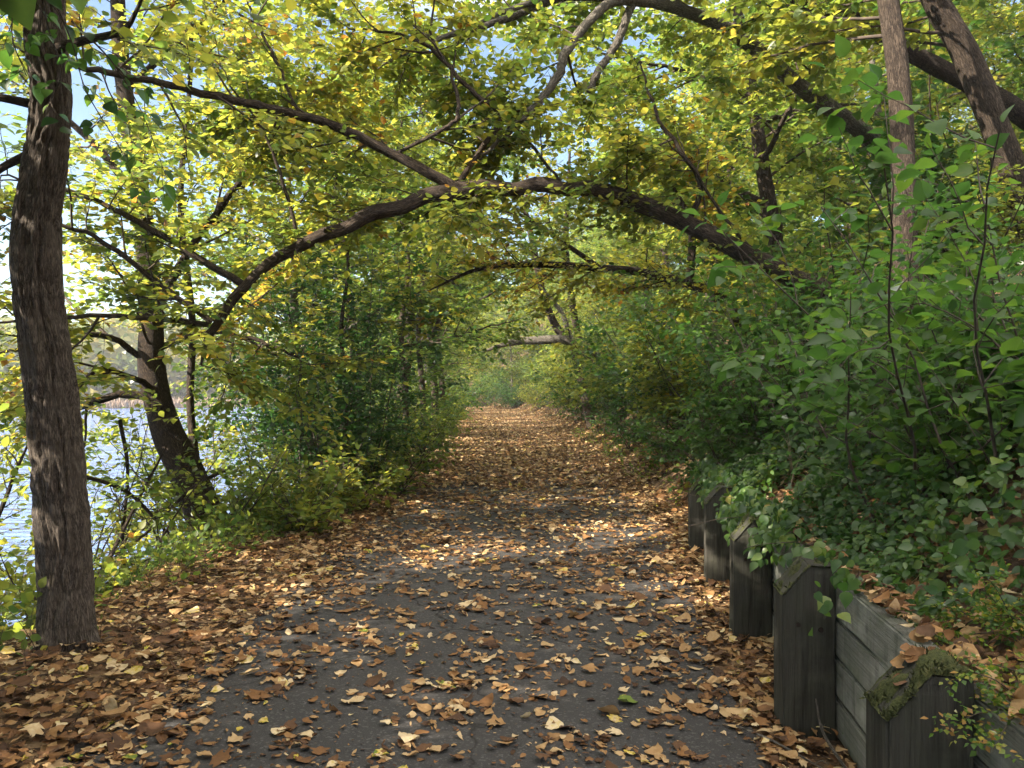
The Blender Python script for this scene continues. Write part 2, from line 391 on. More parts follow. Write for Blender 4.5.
def tree(name, label, cat, limbs, wood_m, leaf_m, seed, tmpl=T_LOW, base=None, group=None, extra=None, sides=14, clip=None, grow=None, **kw):
    """limbs: list of (control points, radii[, leafy?]); the first is the trunk. parts: trunk, branch, crown"""
    g = np.random.default_rng(seed)
    o = np.array(limbs[0][0][0] if base is None else base, float)
    root = tag(empty(name, o), label, cat, group)
    lines = []
    for i, lb in enumerate(limbs):
        p, r = smooth_path(lb[0], lb[1], 6)
        if i > 0: p[1:-1] += g.normal(0, .014, (len(p) - 2, 3)) * np.linspace(.4, 1, len(p) - 2)[:, None]
        mb = MB(); tube(mb, p, r, sides if r.max() > .05 else 8, 0, bumpf(seed + i, .11))
        link('trunk' if i == 0 else 'branch', mb.mesh('trunk' if i == 0 else 'branch', [wood_m], o), root)
        if len(lb) < 3 or lb[2]: lines.append((p, r))
    mb, lv = MB(), Leaves()
    ramify(g, lines, mb, lv, clip=clip, **kw)
    if extra: extra(g, mb, lv)
    lv.emit(mb, tmpl, 0)
    link('crown', mb.mesh('crown', [leaf_m, M['twig']], o), root)
    return root, lv.count()

nleaf = {}
# ------------------------------------------------------------------ setting
def build_ground():
    ys = np.concatenate([[-120, -60, -35, -20, -12, -8, -5], np.arange(-3, 30, .22), np.arange(30, 100, .9), [105, 112, 120, 126, 132, 140, 155, 175, 210, 260, 340, 420]])
    LT = np.concatenate([[400, 280, 200, 165, 150, 120, 80, 50, 30, 18, 12, 9, 7], np.arange(5.6, .0, -.2), [0]])
    WR = np.concatenate([[.05, .06, .09, .15, .3], np.arange(.5, 7, .3), np.arange(7, 16, .8), [18, 21, 25, 30, 38, 50, 70, 100, 150, 230, 350]])
    rows = []
    for y in ys:
        a, b, w = float(xl(y)), float(xr(y)), float(xw(y))
        x = np.concatenate([a - LT, np.linspace(a, b, 6)[1:], np.linspace(b, w + .02, 4)[1:], w + WR])
        rows.append(np.stack([x, np.full_like(x, y), height(x, np.full_like(x, y)) - .004], 1))
    V = np.array(rows); m, n = V.shape[:2]
    i = np.arange(m - 1)[:, None] * n; j = np.arange(n - 1)[None]
    f = np.stack([i + j, i + j + 1, i + n + j + 1, i + n + j], -1).reshape(-1, 4)
    mb = MB(); mb.add(V.reshape(-1, 3), f)
    tag(link('ground', mb.mesh('ground', [M['soil']])), kind='structure')
    ys = np.concatenate([np.arange(-12, 30, .3), np.arange(30, 96, 1.)])
    rows = []
    for y in ys:
        wob = .05 * math.sin(y * 3.1) + .05 * math.sin(y * 1.3 + 1)
        x = np.linspace(float(xl(y)) + wob, float(xr(y)) + .04 * math.sin(y * 2.3), 9)
        rows.append(np.stack([x, np.full_like(x, y), .004 + .0 * x], 1))
    V = np.array(rows); m, n = V.shape[:2]
    i = np.arange(m - 1)[:, None] * n; j = np.arange(n - 1)[None]
    mb = MB(); mb.add(V.reshape(-1, 3), np.stack([i + j, i + j + 1, i + n + j + 1, i + n + j], -1).reshape(-1, 4))
    tag(link('path', mb.mesh('path', [M['asphalt']])), kind='structure')
    mb = MB(); mb.add([(-320, -115, -1.25), (6, -115, -1.25), (6, 190, -1.25), (-320, 190, -1.25)], [(0, 1, 2, 3)])
    tag(link('lake', mb.mesh('lake', [M['water']])), kind='structure')
build_ground()

# ------------------------------------------------------------------ retaining wall
WA = math.atan(.121)
def wall_pt(y, off=0.): return np.array([float(1.32 + .121 * (y - 2.3)) + off, y])
def build_wall():
    g = np.random.default_rng(3)
    o = np.array([*wall_pt(2.3), 0.])
    root = tag(empty('retaining_wall', o), 'weathered grey timber retaining wall with dark posts along the right of the path', 'retaining wall')
    rot = math.pi / 2 - WA                # local x runs along the wall
    for k in range(4):
        z0 = .004 + k * .182
        cuts = [-1.2, 2.4, 5.22, 8.7] if k % 2 else [-1.2, .95, 3.8, 6.66, 8.7]
        for a, b in zip(cuts[:-1], cuts[1:]):
            bm = bmesh.new(); L = b - a - .006
            nx = max(2, int(L / .12))
            bmesh.ops.create_cube(bm, size=1); bmesh.ops.scale(bm, verts=bm.verts, vec=(L, .088, .171))
            es = [e for e in bm.edges if abs((e.verts[0].co - e.verts[1].co).x) > L * .5]
            bmesh.ops.bevel(bm, geom=list(bm.edges), offset=.009, segments=2, affect='EDGES')
            es = [e for e in bm.edges if abs((e.verts[0].co - e.verts[1].co).x) > L * .5]
            bmesh.ops.subdivide_edges(bm, edges=es, cuts=nx, use_grid_fill=False)
            for v in bm.verts:
                q = fbm(np.array(v.co.x * 3 + k * 9), np.array(v.co.z * 20 + a))
                v.co.y += float(q - .5) * .012; v.co.z += float(fbm(np.array(v.co.x * 4.), np.array(k * 7. + a)) - .5) * .012
            me = bpy.data.meshes.new('plank'); bm.to_mesh(me); bm.free(); me.materials.append(M['plank'])
            for p in me.polygons: p.use_smooth = False
            pl = link('plank', me, root)
            m2 = wall_pt((a + b) / 2, 0.046 + g.normal(0, .003))
            pl.location = Vector((m2[0] - o[0], m2[1] - o[1], z0 + .09)); pl.rotation_euler = (g.normal(0, .006), 0, rot)
    H = {2.3: .79, 3.7: .79, 5.12: .77, 6.56: .80, 7.9: .72}
    for y in (.85, 2.3, 3.7, 5.12, 6.56, 7.9):
        h = H.get(y, .78); w, dp = .238, .2
        bm = bmesh.new()
        prof = [(0, -.15), (w, -.15), (w, h), (w * .5, h + .004), (0, h - .135)]
        a = [bm.verts.new((x, 0, z)) for x, z in prof]; b = [bm.verts.new((x, dp, z)) for x, z in prof]
        bm.faces.new(a); bm.faces.new(b[::-1])
        for i in range(5): bm.faces.new((a[i], b[i], b[(i + 1) % 5], a[(i + 1) % 5])[::-1])
        bmesh.ops.recalc_face_normals(bm, faces=bm.faces)
        bmesh.ops.bevel(bm, geom=list(bm.edges), offset=.008, segments=2, affect='EDGES')
        bmesh.ops.triangulate(bm, faces=bm.faces)
        bmesh.ops.subdivide_edges(bm, edges=[e for e in bm.edges if e.calc_length() > .12], cuts=4, use_grid_fill=True)
        for v in bm.verts:
            n1 = float(fbm(np.array(v.co.x * 30 + y), np.array(v.co.z * 2.5)) - .5) * .012
            v.co.y += n1; v.co.x += float(fbm(np.array(v.co.y * 30 + y * 2), np.array(v.co.z * 2.5)) - .5) * .012
        me = bpy.data.meshes.new('post'); bm.to_mesh(me); bm.free(); me.materials.append(M['post'])
        po = link('post', me, root)
        xy = wall_pt(y, -.243)
        po.location = Vector((xy[0] - o[0], xy[1] - o[1], 0)); po.rotation_euler = (g.normal(0, .008), g.normal(0, .012), -WA)
        if y == 2.3: po['label'] = 'nearest post with a mossy sloping top'
        # bolt heads
        for bz, bx in ((.52, .07), (.50, .17)) if y in (3.7, 5.12) else ():
            bm = bmesh.new(); bmesh.ops.create_cone(bm, cap_ends=True, segments=10, radius1=.013, radius2=.010, depth=.012, matrix=Matrix.Rotation(math.pi / 2, 4, 'X'))
            me = bpy.data.meshes.new('bolt'); bm.to_mesh(me); bm.free(); me.materials.append(M['bark_dark'])
            bo = link('bolt', me, po); bo.location = (bx, -.004, bz)
        # moss on the sloping top
        mb = MB(); nx, ny = 26, 22
        xs = np.linspace(-.006, w, nx); yy = np.linspace(-.006, dp, ny)
        X, Y = np.meshgrid(xs, yy, indexing='ij')
        Z = np.interp(X, [0, w * .5, w], [h - .135, h + .004, h])
        edge = np.minimum(np.minimum(X + .006, w - X), np.minimum(Y + .006, dp - Y))
        cov = fbm(X * 22 + y * 3, Y * 22) - (.40 if y == 2.3 else .58) 
        Z = Z + np.clip(cov, -.1, .3) * .11 * np.clip(edge / .02, 0, 1) - .004 + g.random(X.shape) * .006
        V = np.stack([X, Y, Z], -1).reshape(-1, 3); i = np.arange(nx - 1)[:, None] * ny; j = np.arange(ny - 1)[None]
        mb.add(V, np.stack([i + j, i + ny + j, i + ny + j + 1, i + j + 1], -1).reshape(-1, 4))
        n = 900 if y == 2.3 else 300
        rx, ry = g.uniform(-.01, w, n), g.uniform(-.015, dp, n)
        kk = fbm(rx * 22 + y * 3, ry * 22) > (.45 if y == 2.3 else .6); rx, ry = rx[kk], ry[kk]
        pz = np.interp(rx, [0, w * .5, w], [h - .135, h + .004, h])
        put_leaves(mb, T_LOW, np.stack([rx, ry, pz], 1), g.normal(0, .6, (len(rx), 3)) + [-.2, -.2, .9], g.normal(0, 1, (len(rx), 3)), g.uniform(.012, .028, len(rx)), .5, 0, .5)
        link('moss', mb.mesh('moss', [M['moss']]), po)
build_wall()

# ------------------------------------------------------------------ trees near the camera
def base_at(px, d, sink=.08):
    x = (px - HX) / F * d; return np.array([x, d, float(height(x, d)) - sink])
def PP(*q): return [P(*a) for a in q]

# 1. the furrowed trunk at the left edge
def hero_bump(a, L, r):
    u = a * 10 / (2 * np.pi)
    def pn(x, y, per): # periodic in x
        return vnoise(np.mod(x, per), y)
    acc = np.zeros(np.broadcast(a, L).shape)
    per = 30
    x = a / (2 * np.pi) * per
    warp = (fbm(L * 5 + 3, np.cos(a) * 2 + 9) - .5) * 3.2
    def ridge(x, y):
        x0 = np.mod(x, per); f = x0 / per
        n = vnoise(x0, y) * (1 - f) + vnoise(x0 - per + 256, y) * f
        return 1 - np.abs(n - .5) * 2
    n1 = ridge(x + warp, L * 3.6); n2 = ridge(x * 2 + warp, L * 12 + 40)
    acc = -.026 * n1 ** 3 - .010 * n2 ** 3
    low = (fbm(np.cos(a) * 1.2 + L * .8, np.sin(a) * 1.2 + 7) - .5) * .035
    flare = np.exp(-L * 6.) * .05 * (1 + .9 * np.cos(a * 4 + 1 + .5 * np.sin(a)))
    return acc + low + flare
def left_tree():
    g = np.random.default_rng(11)
    b = np.array([-2.74, 4.95, -.06])
    pts = [b, P(67, 580, 4.95), P(61, 490, 4.95), P(51, 390, 4.95), P(36, 280, 4.95), P(38, 210, 4.97), P(49, 110, 5.0), P(44, 30, 5.02), P(40, -60, 5.05), P(30, -220, 5.1), P(40, -420, 5.2), P(20, -640, 5.3)]
    rad = [.178, .165, .162, .158, .152, .145, .128, .125, .12, .11, .08, .03]
    p, r = smooth_path(pts, rad, 40)
    root = tag(empty('tree', b), 'thick furrowed brown trunk standing at the left edge beside the water', 'tree')
    mb = MB(); tube(mb, p, r, 150, 0, hero_bump)
    link('trunk', mb.mesh('trunk', [M['bark_hero']], b), root)
    limbs = [
        (PP((45, 50, 5.0), (80, 40, 4.9), (120, 30, 4.8), (135, 10, 4.7), (150, -30, 4.6)), [.035, .026, .02, .012, .008]),
        (PP((38, 105, 5), (0, 97, 4.9), (-60, 90, 4.8), (-160, 60, 4.6)), [.03, .025, .02, .01]),
        (PP((36, 150, 5), (5, 165, 5), (-40, 190, 5.1), (-130, 190, 5.2)), [.03, .025, .02, .008]),
        (PP((44, -80, 5.05), (130, -160, 4.6), (260, -230, 4.1), (420, -280, 3.6)), [.06, .045, .03, .01]),
        (PP((40, -150, 5.1), (-60, -260, 5.0), (-200, -330, 4.6), (-380, -420, 4.0)), [.06, .045, .03, .01]),
        (PP((36, -260, 5.1), (120, -380, 5.9), (240, -460, 6.7), (330, -560, 7.4)), [.055, .04, .03, .01]),
        (PP((36, -300, 5.1), (-40, -420, 4.2), (-60, -560, 3.2), (-100, -760, 2.4)), [.055, .04, .03, .01]),
        (PP((36, -300, 5.1), (100, -460, 4.2), (300, -700, 3.2), (500, -960, 2.6)), [.055, .04, .03, .01]),
        (PP((30, -420, 5.2), (-100, -560, 5.8), (-260, -640, 6.6)), [.04, .03, .01]),
    ]
    lines = []
    for a in limbs:
        q, s = smooth_path(a[0], a[1], 6); m2 = MB(); tube(m2, q, s, 9, 0, bumpf(3, .12)); link('branch', m2.mesh('branch', [M['bark']], b), root); lines.append((q, s))
    m3, lv = MB(), Leaves()
    ramify(g, lines[3:], m3, lv, sp=(.15, .085), ln=(1.3, .55), size=.105, tint=.3, step=.04, start=.12)
    ramify(g, lines[:3], m3, lv, sp=(.16, .1), ln=(.6, .35), size=.085, tint=.5, tsd=.2, step=.05, start=.3)
    lv.emit(m3, T_OV, 0); nleaf['left'] = lv.count()
    link('crown', m3.mesh('crown', [M['canopy'], M['twig']], b), root)
    # the dark green spray that hangs in front of the trunk
    lv, m4 = Leaves(), MB()
    for a in (((40, -30, 4.7), (70, 40, 4.6), (85, 90, 4.55), (120, 150, 4.5), (140, 200, 4.5)), ((40, -40, 4.6), (45, 20, 4.5), (60, 70, 4.45), (45, 110, 4.45)), ((70, 20, 4.6), (110, 60, 4.5), (140, 110, 4.5), (165, 175, 4.5)), ((20, -30, 4.5), (10, 30, 4.4), (25, 75, 4.4))):
        q, s = smooth_path(PP(*a), np.linspace(.006, .002, len(a)), 5); tube(m4, q, s, 4, 1)
        for k in range(7):
            pp, tt = along(q, plen(q) * (k + .6) / 7); w = shoot(g, pp, side_dir(g, tt, .9, .6), .22, 4, .2, -.05)
            tube(m4, w, np.linspace(.003, .0015, 5), 3, 1); leafy(g, lv, w, .055, .095, .28, .16, .5, -.25)
    lv.emit(m4, T_BROAD, 0); link('foliage_spray', m4.mesh('foliage_spray', [M['green'], M['twig']], b), root)
left_tree()

def hill_base(px, d): return base_at(px, d, .15)
up_clip = lambda p: p[2] > 2.2
# 2. the arching tree over the path
arch = [hill_base(850, 9.9), *PP((836, 305, 9.7), (795, 279, 9.5), (750, 256, 9.3), (716, 238, 9.2), (690, 225, 9.1), (662, 212, 9.0), (640, 203, 9.0), (614, 193, 8.9), (592, 188, 8.9), (568, 189, 8.8), (540, 184, 8.75), (515, 189, 8.7), (485, 186, 8.65), (455, 192, 8.6), (428, 195, 8.55), (402, 207, 8.5), (372, 213, 8.45), (345, 228, 8.4), (322, 235, 8.35), (292, 250, 8.3), (270, 262, 8.25), (246, 285, 8.2), (232, 300, 8.2), (221, 318, 8.15), (207, 340, 8.1), (201, 365, 8.1))]
ar = [.14, .125, .12, .115, .108, .1, .096, .104, .084, .09, .074, .084, .075, .084, .102, .08, .076, .08, .068, .072, .06, .06, .052, .052, .044, .034, .01]
def arch_extra(g, mb, lv):
    # leaves high above the arch, on fine upright shoots
    for k in range(190):
        px, py, d = g.uniform(170, 740), g.uniform(-60, 240), g.uniform(9.2, 12.5)
        p = P(px, py, d)
        w = shoot(g, p, side_dir(g, np.array([1., 0, 0]), g.uniform(0, 3), .4, .1), g.uniform(.6, 1.2), 5, .25, -.01)
        for q in range(4):
            p2, t2 = along(w, plen(w) * g.uniform(.2, .9)); w2 = shoot(g, p2, side_dir(g, t2, .8, .5), .35, 3, .2, -.02)
            tube(mb, w2, np.linspace(.003, .0015, 4), 3, 1); leafy(g, lv, w2, .036, .1, np.interp(px, [250, 600], [.6, .38]), .18, .36)
        tube(mb, w, np.linspace(.006, .002, 6), 4, 1); leafy(g, lv, w, .04, .1, np.interp(px, [250, 600], [.6, .38]) + g.normal(0, .1), .16, .36)
    # leafy sprigs growing from the underside and front of the arch
    for k in range(26):
        px = [580, 600, 620, 560, 635, 540, 300, 330, 260, 760, 775, 735, 790][k % 13] + g.normal(0, 12)
        i = np.interp(px, [207, 246, 292, 345, 402, 455, 515, 568, 612, 660, 716, 748, 782], [340, 285, 250, 228, 207, 192, 189, 189, 196, 211, 236, 252, 280])
        w = shoot(g, P(px, i, np.interp(px, [200, 800], [8.1, 9.3]) - .1), (g.normal(0, .6), -.3, g.normal(.1, .6)), g.uniform(.2, .45), 4, .3, -.03)
        tube(mb, w, np.linspace(.004, .0015, 5), 3, 1); leafy(g, lv, w, .035, .085, .5, .16, .6)
A2 = [
    (arch, ar),
    (PP((458, 188, 8.6), (400, 158, 8.5), (335, 126, 8.3), (265, 106, 8.0), (200, 92, 7.6), (140, 78, 7.0), (75, 64, 6.2), (20, 50, 5.9)), [.062, .052, .048, .043, .037, .03, .022, .008]),
    (PP((242, 284, 8.2), (180, 246, 8.1), (120, 212, 7.9), (60, 188, 7.7), (0, 175, 7.5)), [.04, .034, .028, .02, .008]),
    (PP((212, 322, 8.1), (160, 284, 8.0), (110, 246, 7.8), (60, 225, 7.6), (10, 222, 7.5)), [.032, .028, .024, .018, .007]),
    (PP((208, 325, 8.1), (150, 318, 8.0), (60, 317, 7.7), (-20, 325, 7.5)), [.028, .026, .02, .008]),
    (PP((458, 183, 8.6), (480, 150, 8.6), (500, 116, 8.6), (470, 90, 8.5), (445, 62, 8.5), (410, 36, 8.4), (350, 28, 8.3)), [.035, .032, .028, .026, .022, .018, .008]),
    (PP((392, 155, 8.5), (440, 130, 8.4), (458, 112, 8.4), (450, 70, 8.4), (430, 30, 8.3), (440, -20, 8.2)), [.02, .024, .022, .018, .014, .006]),
    (PP((300, 118, 8.2), (275, 60, 8.2), (250, 10, 8.3), (235, -50, 8.3)), [.016, .016, .013, .006]),
    (PP((300, 245, 8.3), (285, 190, 8.2), (262, 130, 8.1), (215, 60, 8.0)), [.02, .018, .014, .006]),
    (PP((565, 187, 8.8), (535, 150, 8.8), (520, 130, 8.8)), [.018, .014, .006]),
    (PP((690, 220, 9.1), (700, 180, 8.9), (660, 120, 8.7), (640, 60, 8.6)), [.035, .03, .02, .008]),
    (PP((755, 255, 9.3), (720, 210, 9.0), (690, 165, 8.8), (668, 140, 8.6)), [.02, .018, .014, .006]),
]
_, nleaf['arch'] = tree('tree', 'dark arching tree leaning from the right bank over the path to the water', 'tree', A2, M['bark'], M['canopy'], 21,
     tmpl=T_OV, sp=(.22, .07), ln=(1.05, .45), size=.1, tint=.5, tsd=.19, step=.036, start=.12, nsd=.36, extra=arch_extra, clip=lambda p: p[0] < 2.4, bias=(0, .75, .1))

# 3. grey limb tree that leans down from the upper right
G3 = [
    ([hill_base(935, 13.5), *PP((900, 170, 12.8), (855, 125, 12.2), (800, 85, 11.8), (760, 50, 11.4), (720, 24, 11), (680, 8, 10.6), (630, -2, 10.2), (560, -4, 9.8), (500, 12, 9.4), (462, 32, 9.2))], [.17, .14, .125, .115, .105, .092, .075, .058, .044, .03, .012]),
    (PP((655, 2, 10.4), (610, 2, 9.6), (570, 45, 9.2), (558, 75, 9.0), (535, 105, 8.9), (505, 135, 8.8), (470, 165, 8.7)), [.06, .058, .055, .05, .042, .03, .01]),
    (PP((700, 16, 10.8), (645, -10, 10.2), (620, 35, 9.8), (596, 75, 9.6), (588, 92, 9.6)), [.06, .058, .05, .045, .03], False),
    (PP((560, -4, 9.8), (500, 20, 9.6), (450, 35, 9.5), (400, 55, 9.4), (375, 70, 9.3)), [.05, .045, .035, .02, .008]),
]
_, nleaf['grey'] = tree('tree', 'grey limbed tree slanting down from the upper right behind the arching tree', 'tree', G3, M['bark_grey'], M['canopy'], 31,
     tmpl=T_OV, bias=(0, 1.1, .25), sp=(.24, .1), ln=(1.5, .6), size=.11, tint=.3, step=.042, start=.38)

# 4. the two trunks at the upper right, 5. the limb crossing behind them
G4 = [([hill_base(908, 8.2), *PP((906, 260, 8.1), (904, 160, 8.05), (900, 80, 8.0), (890, 0, 8), (878, -120, 8), (900, -330, 8), (880, -560, 8.2))], [.15, .118, .112, .108, .104, .09, .06, .03]),
      (PP((892, -30, 8), (960, -160, 7.6), (1060, -260, 7.2)), [.06, .045, .015]),
      (PP((890, -260, 8), (960, -420, 8.8), (1060, -560, 9.6)), [.06, .045, .015])]
_, nleaf['v'] = tree('tree', 'upright dark trunk on the right bank, straight between two slanting ones', 'tree', G4, M['bark'], M['canopy'], 41,
     tmpl=T_OV, bias=(0, .6, 0), sp=(.17, .1), ln=(1.6, .6), size=.11, tint=.42, step=.042, start=.3, clip=lambda p: p[2] > 5.0)
G5 = [([hill_base(1050, 9.4), *PP((1020, 190, 9.2), (990, 110, 9.0), (965, 50, 8.9), (935, -5, 8.8), (900, -80, 8.7), (850, -240, 8.5), (830, -480, 8.5))], [.18, .155, .15, .14, .13, .115, .08, .03]),
      (PP((880, -140, 8.6), (960, -260, 8.0), (1060, -330, 7.4)), [.07, .05, .015])]
_, nleaf['s'] = tree('tree', 'thick dark trunk slanting left at the right edge of the view', 'tree', G5, M['bark'], M['canopy'], 51,
     tmpl=T_OV, bias=(0, .6, 0), sp=(.17, .1), ln=(1.6, .6), size=.11, tint=.36, step=.042, start=.3, clip=lambda p: p[2] > 5.0)
G6 = [([hill_base(1120, 11.5), *PP((1060, 140, 11), (1000, 98, 10.8), (950, 72, 10.6), (905, 48, 10.4), (870, 28, 10.2), (810, 2, 10), (720, -40, 9.6), (620, -80, 9.2))], [.18, .15, .13, .12, .11, .1, .085, .05, .015]),
      (PP((875, 30, 10.2), (850, 5, 9.8), (830, -30, 9.4)), [.04, .035, .015])]
_, nleaf['x'] = tree('tree', 'dark limb crossing behind the two upper right trunks, rising to the left', 'tree', G6, M['bark_dark'], M['canopy'], 61,
     tmpl=T_OV, bias=(0, 1.1, .25), sp=(.26, .088), ln=(1.5, .6), size=.115, tint=.36, step=.042, start=.5)
# 6. second and third arches further along
G7 = [([hill_base(770, 14.2), *PP((725, 300, 14), (690, 285, 14), (640, 272, 13.9), (600, 268, 13.8), (560, 265, 13.7), (515, 265, 13.6), (475, 270, 13.5), (430, 290, 13.4))], [.13, .095, .082, .074, .068, .06, .05, .035, .012]),
      (PP((600, 268, 13.8), (560, 240, 13.6), (520, 215, 13.4), (470, 205, 13.2)), [.05, .04, .03, .01]),
      (PP((690, 285, 14), (690, 220, 13.8), (650, 160, 13.4), (600, 110, 13)), [.08, .06, .04, .012])]
_, nleaf['a2'] = tree('tree', 'second low arching tree over the path, behind the big arch', 'tree', G7, M['bark_dark'], M['canopy'], 71,
     sp=(.17, .09), ln=(1.3, .55), size=.115, tint=.5, step=.042, start=.1, clip=lambda p: p[2] > 2.7)
G8 = [([hill_base(665, 26), *PP((640, 385, 25.5), (622, 373, 25.2), (600, 354, 25), (572, 341, 25), (540, 340, 25), (510, 343, 25), (482, 352, 25))], [.22, .19, .17, .16, .15, .14, .1, .03]),
      (PP((572, 341, 25), (560, 310, 25), (535, 280, 24.5), (520, 240, 24)), [.08, .07, .05, .015])]
_, nleaf['a3'] = tree('tree', 'fallen looking grey arch trunk low across the far end of the path', 'tree', G8, M['bark_grey'], M['canopy'], 81,
     sp=(.3, .15), ln=(1.5, .7), size=.16, tint=.4, step=.06, start=.5, clip=lambda p: p[2] > 3.0)
for i, (b0, q, lab) in enumerate([((592, 27), ((575, 355, 27), (555, 325, 26.8), (542, 290, 26.5), (530, 230, 26), (510, 150, 25.5)), 'dark thin trunk leaning left across the far grey arch'),
                                  ((608, 28), ((596, 365, 28), (580, 340, 28), (572, 300, 27.5), (566, 240, 27), (570, 150, 26.5)), 'mossy thin trunk leaning left just right of the dark leaning one')]):
    _, n = tree('tree', lab, 'tree', [([hill_base(*b0), *PP(*q)], [.17, .15, .13, .12, .1, .04])], M['bark'], M['canopy'], 90 + i, sp=(.28, .14), ln=(2.0, .8), size=.16, tint=.42, step=.06, start=.4)

# 7. trees on the lake side
G9 = [([base_at(236, 9.6, .2), *PP((206, 515, 9.7), (186, 470, 9.8), (165, 425, 9.9), (152, 370, 10.0), (150, 300, 10.2), (140, 200, 10.4), (120, 60, 10.6), (110, -120, 10.8), (90, -300, 11))], [.26, .22, .2, .18, .16, .14, .12, .1, .07, .03]),
      (PP((160, 400, 9.9), (120, 395, 9.8), (60, 412, 9.6), (10, 405, 9.4)), [.06, .05, .035, .012]),
      (PP((152, 350, 10.2), (210, 332, 9.8), (270, 345, 9.4), (310, 365, 9.2)), [.045, .035, .02, .008]),
      (PP((153, 365, 10.1), (100, 335, 9.6), (30, 345, 9.0), (-30, 360, 8.6)), [.045, .035, .02, .008]),
      (PP((158, 390, 10.), (110, 370, 9.0), (75, 385, 8.2)), [.04, .03, .01]),
      (PP((150, 320, 10.2), (190, 250, 10), (240, 180, 9.8), (300, 100, 9.6)), [.06, .05, .035, .012]),
      (PP((140, 200, 10.4), (80, 130, 10.6), (10, 80, 10.8)), [.06, .04, .012]),
      (PP((125, 90, 10.6), (200, 20, 10.8), (300, -60, 11)), [.05, .04, .012])]
_, nleaf['lake'] = tree('tree', 'dark trunk leaning left over the water beyond the furrowed trunk', 'tree', G9, M['bark_dark'], M['canopy'], 101,
     sp=(.22, .075), ln=(1.6, .55), size=.105, tint=.58, tsd=.2, step=.04, start=.22, nsd=.36, clip=lambda p: p[2] > .9)
G10 = [([base_at(226, 10.4, .2), *PP((208, 520, 10.4), (196, 460, 10.4), (190, 400, 10.5), (192, 320, 10.5), (180, 200, 10.6), (190, 60, 10.7), (185, -90, 10.8))], [.07, .06, .055, .05, .045, .04, .03, .01])]
tree('tree', 'slim pole trunk standing close behind the leaning waterside trunk', 'tree', G10, M['bark'], M['canopy'], 111, sp=(.22, .12), ln=(1.3, .5), size=.1, tint=.5, step=.05, start=.45)
slim = [(344, 12.5, 'slender sapling trunk rising from the dark shrub left of the path', .035), (404, 17, 'thin pale trunk at the left path edge, first of a loose row', .06), (421, 19.5, 'thin grey trunk in the left row, second from the camera', .07),
        (433, 22, 'forked pale trunk at the left path edge under the canopy', .1), (441, 26, 'farthest slim trunk of the left row by the bend', .09)]
for i, (px, d, lab, r) in enumerate(slim):
    y0 = -120 if d < 14 else 60
    c = [base_at(px, d, .1)] + [P(px + dx, y, d) for dx, y in ((2, 400), (-3, 330), (4, 260), (-8, 180), (6, y0))]
    lb = [(c, [r * 1.2, r, r * .9, r * .75, r * .55, r * .25])]
    if px == 433: lb.append((PP((432, 345, 22), (440, 310, 22), (446, 280, 21.5), (470, 250, 21)), [.06, .05, .04, .012]))
    tree('tree', lab, 'tree', lb, M['bark'] if i else M['bark_dark'], M['canopy'], 120 + i, sp=(.2, .12), ln=(1.5, .6), size=.125, tint=.32, step=.05, start=.36)

# 8. generic trees in depth: six prototypes, copied
def proto(seed, H, spread, tint, size, wm, lean=.08, n_l=13, low=.28):
    g = np.random.default_rng(seed)
    tr = shoot(g, (0, 0, -.2), (g.normal(0, lean), g.normal(0, lean), 1), H, 9, .1, .02)
    rr = np.linspace(.017 * H, .03, 10)
    limbs = [(tr, rr)]
    for k in range(n_l):
        f = low + (1 - low) * (k + g.random() * .6) / n_l
        p, t = along(tr, H * f); a = k * 2.4 + g.normal(0, .4)
        L = spread * (1.15 - .75 * (f - low) / (1 - low)) * g.uniform(.7, 1.2)
        b = shoot(g, p, (math.cos(a), math.sin(a), g.uniform(.1, .7)), L, 6, .18, .0)
        limbs.append((b, np.linspace(.006 * H * (1.2 - f), .012, 7)))
    return limbs
PROTO = []
for i, (H, sp_, tint, size, wm) in enumerate([(10, 3.6, .42, .13, 'bark'), (12, 3.8, .30, .14, 'bark_grey'), (9, 3.2, .52, .12, 'bark_dark'), (11, 3.6, .22, .14, 'bark'), (8, 3.0, .46, .12, 'bark_grey'), (13, 4.0, .36, .15, 'bark')]):
    L = proto(200 + i, H, sp_, tint, size, wm)
    r_, n_ = tree('tree', 'x', 'tree', L, M[wm], M['canopy'], 220 + i, sp=(.42, .11), ln=(1.8, .75), size=size * 1.3, tint=tint - .16, tsd=.16, step=.055, start=.1, nsd=.36, base=(0, 0, 0), sides=9, r_scale=1.4)
    nleaf['p%d' % i] = n_; PROTO.append(r_)
used = set()
def place(k, x, y, s, rz, label, group=None):
    o = PROTO[k] if k not in used else copy_tree(PROTO[k])
    used.add(k); o.location = (x, y, float(height(x, y)) - .05); o.scale = (s, s, s); o.rotation_euler = (0, 0, rz)
    o['label'] = label
    if 'group' in o: del o['group']
    if group: o['group'] = group
    return o
g = np.random.default_rng(77)
# hillside wood on the right
kind = ['yellow green', 'tall green', 'small golden', 'dark green', 'small yellow green', 'very tall green']
for row, (v0, v1) in enumerate(((2.6, 4.2), (5.5, 8), (10, 14), (17, 22))):
    y = 10.5 + row * 1.5
    while y < (62 if row < 2 else 52):
        v = g.uniform(v0, v1); x = float(xw(y)) + v
        if not (y < 13.5 and x < 6.5):
            k = int(g.integers(0, 6)); s = g.uniform(.75, 1.05)
            where = ['close above the path on the right bank', 'part way up the right bank', 'high on the right hillside', 'near the top of the right hillside'][row]
            place(k, x, y, s, g.uniform(0, 6.28), f'{kind[k]} tree standing in the wood {where}', f'{kind[k]} trees {where}')
        y += g.uniform(3.4, 5.2) * (1 + .25 * row)
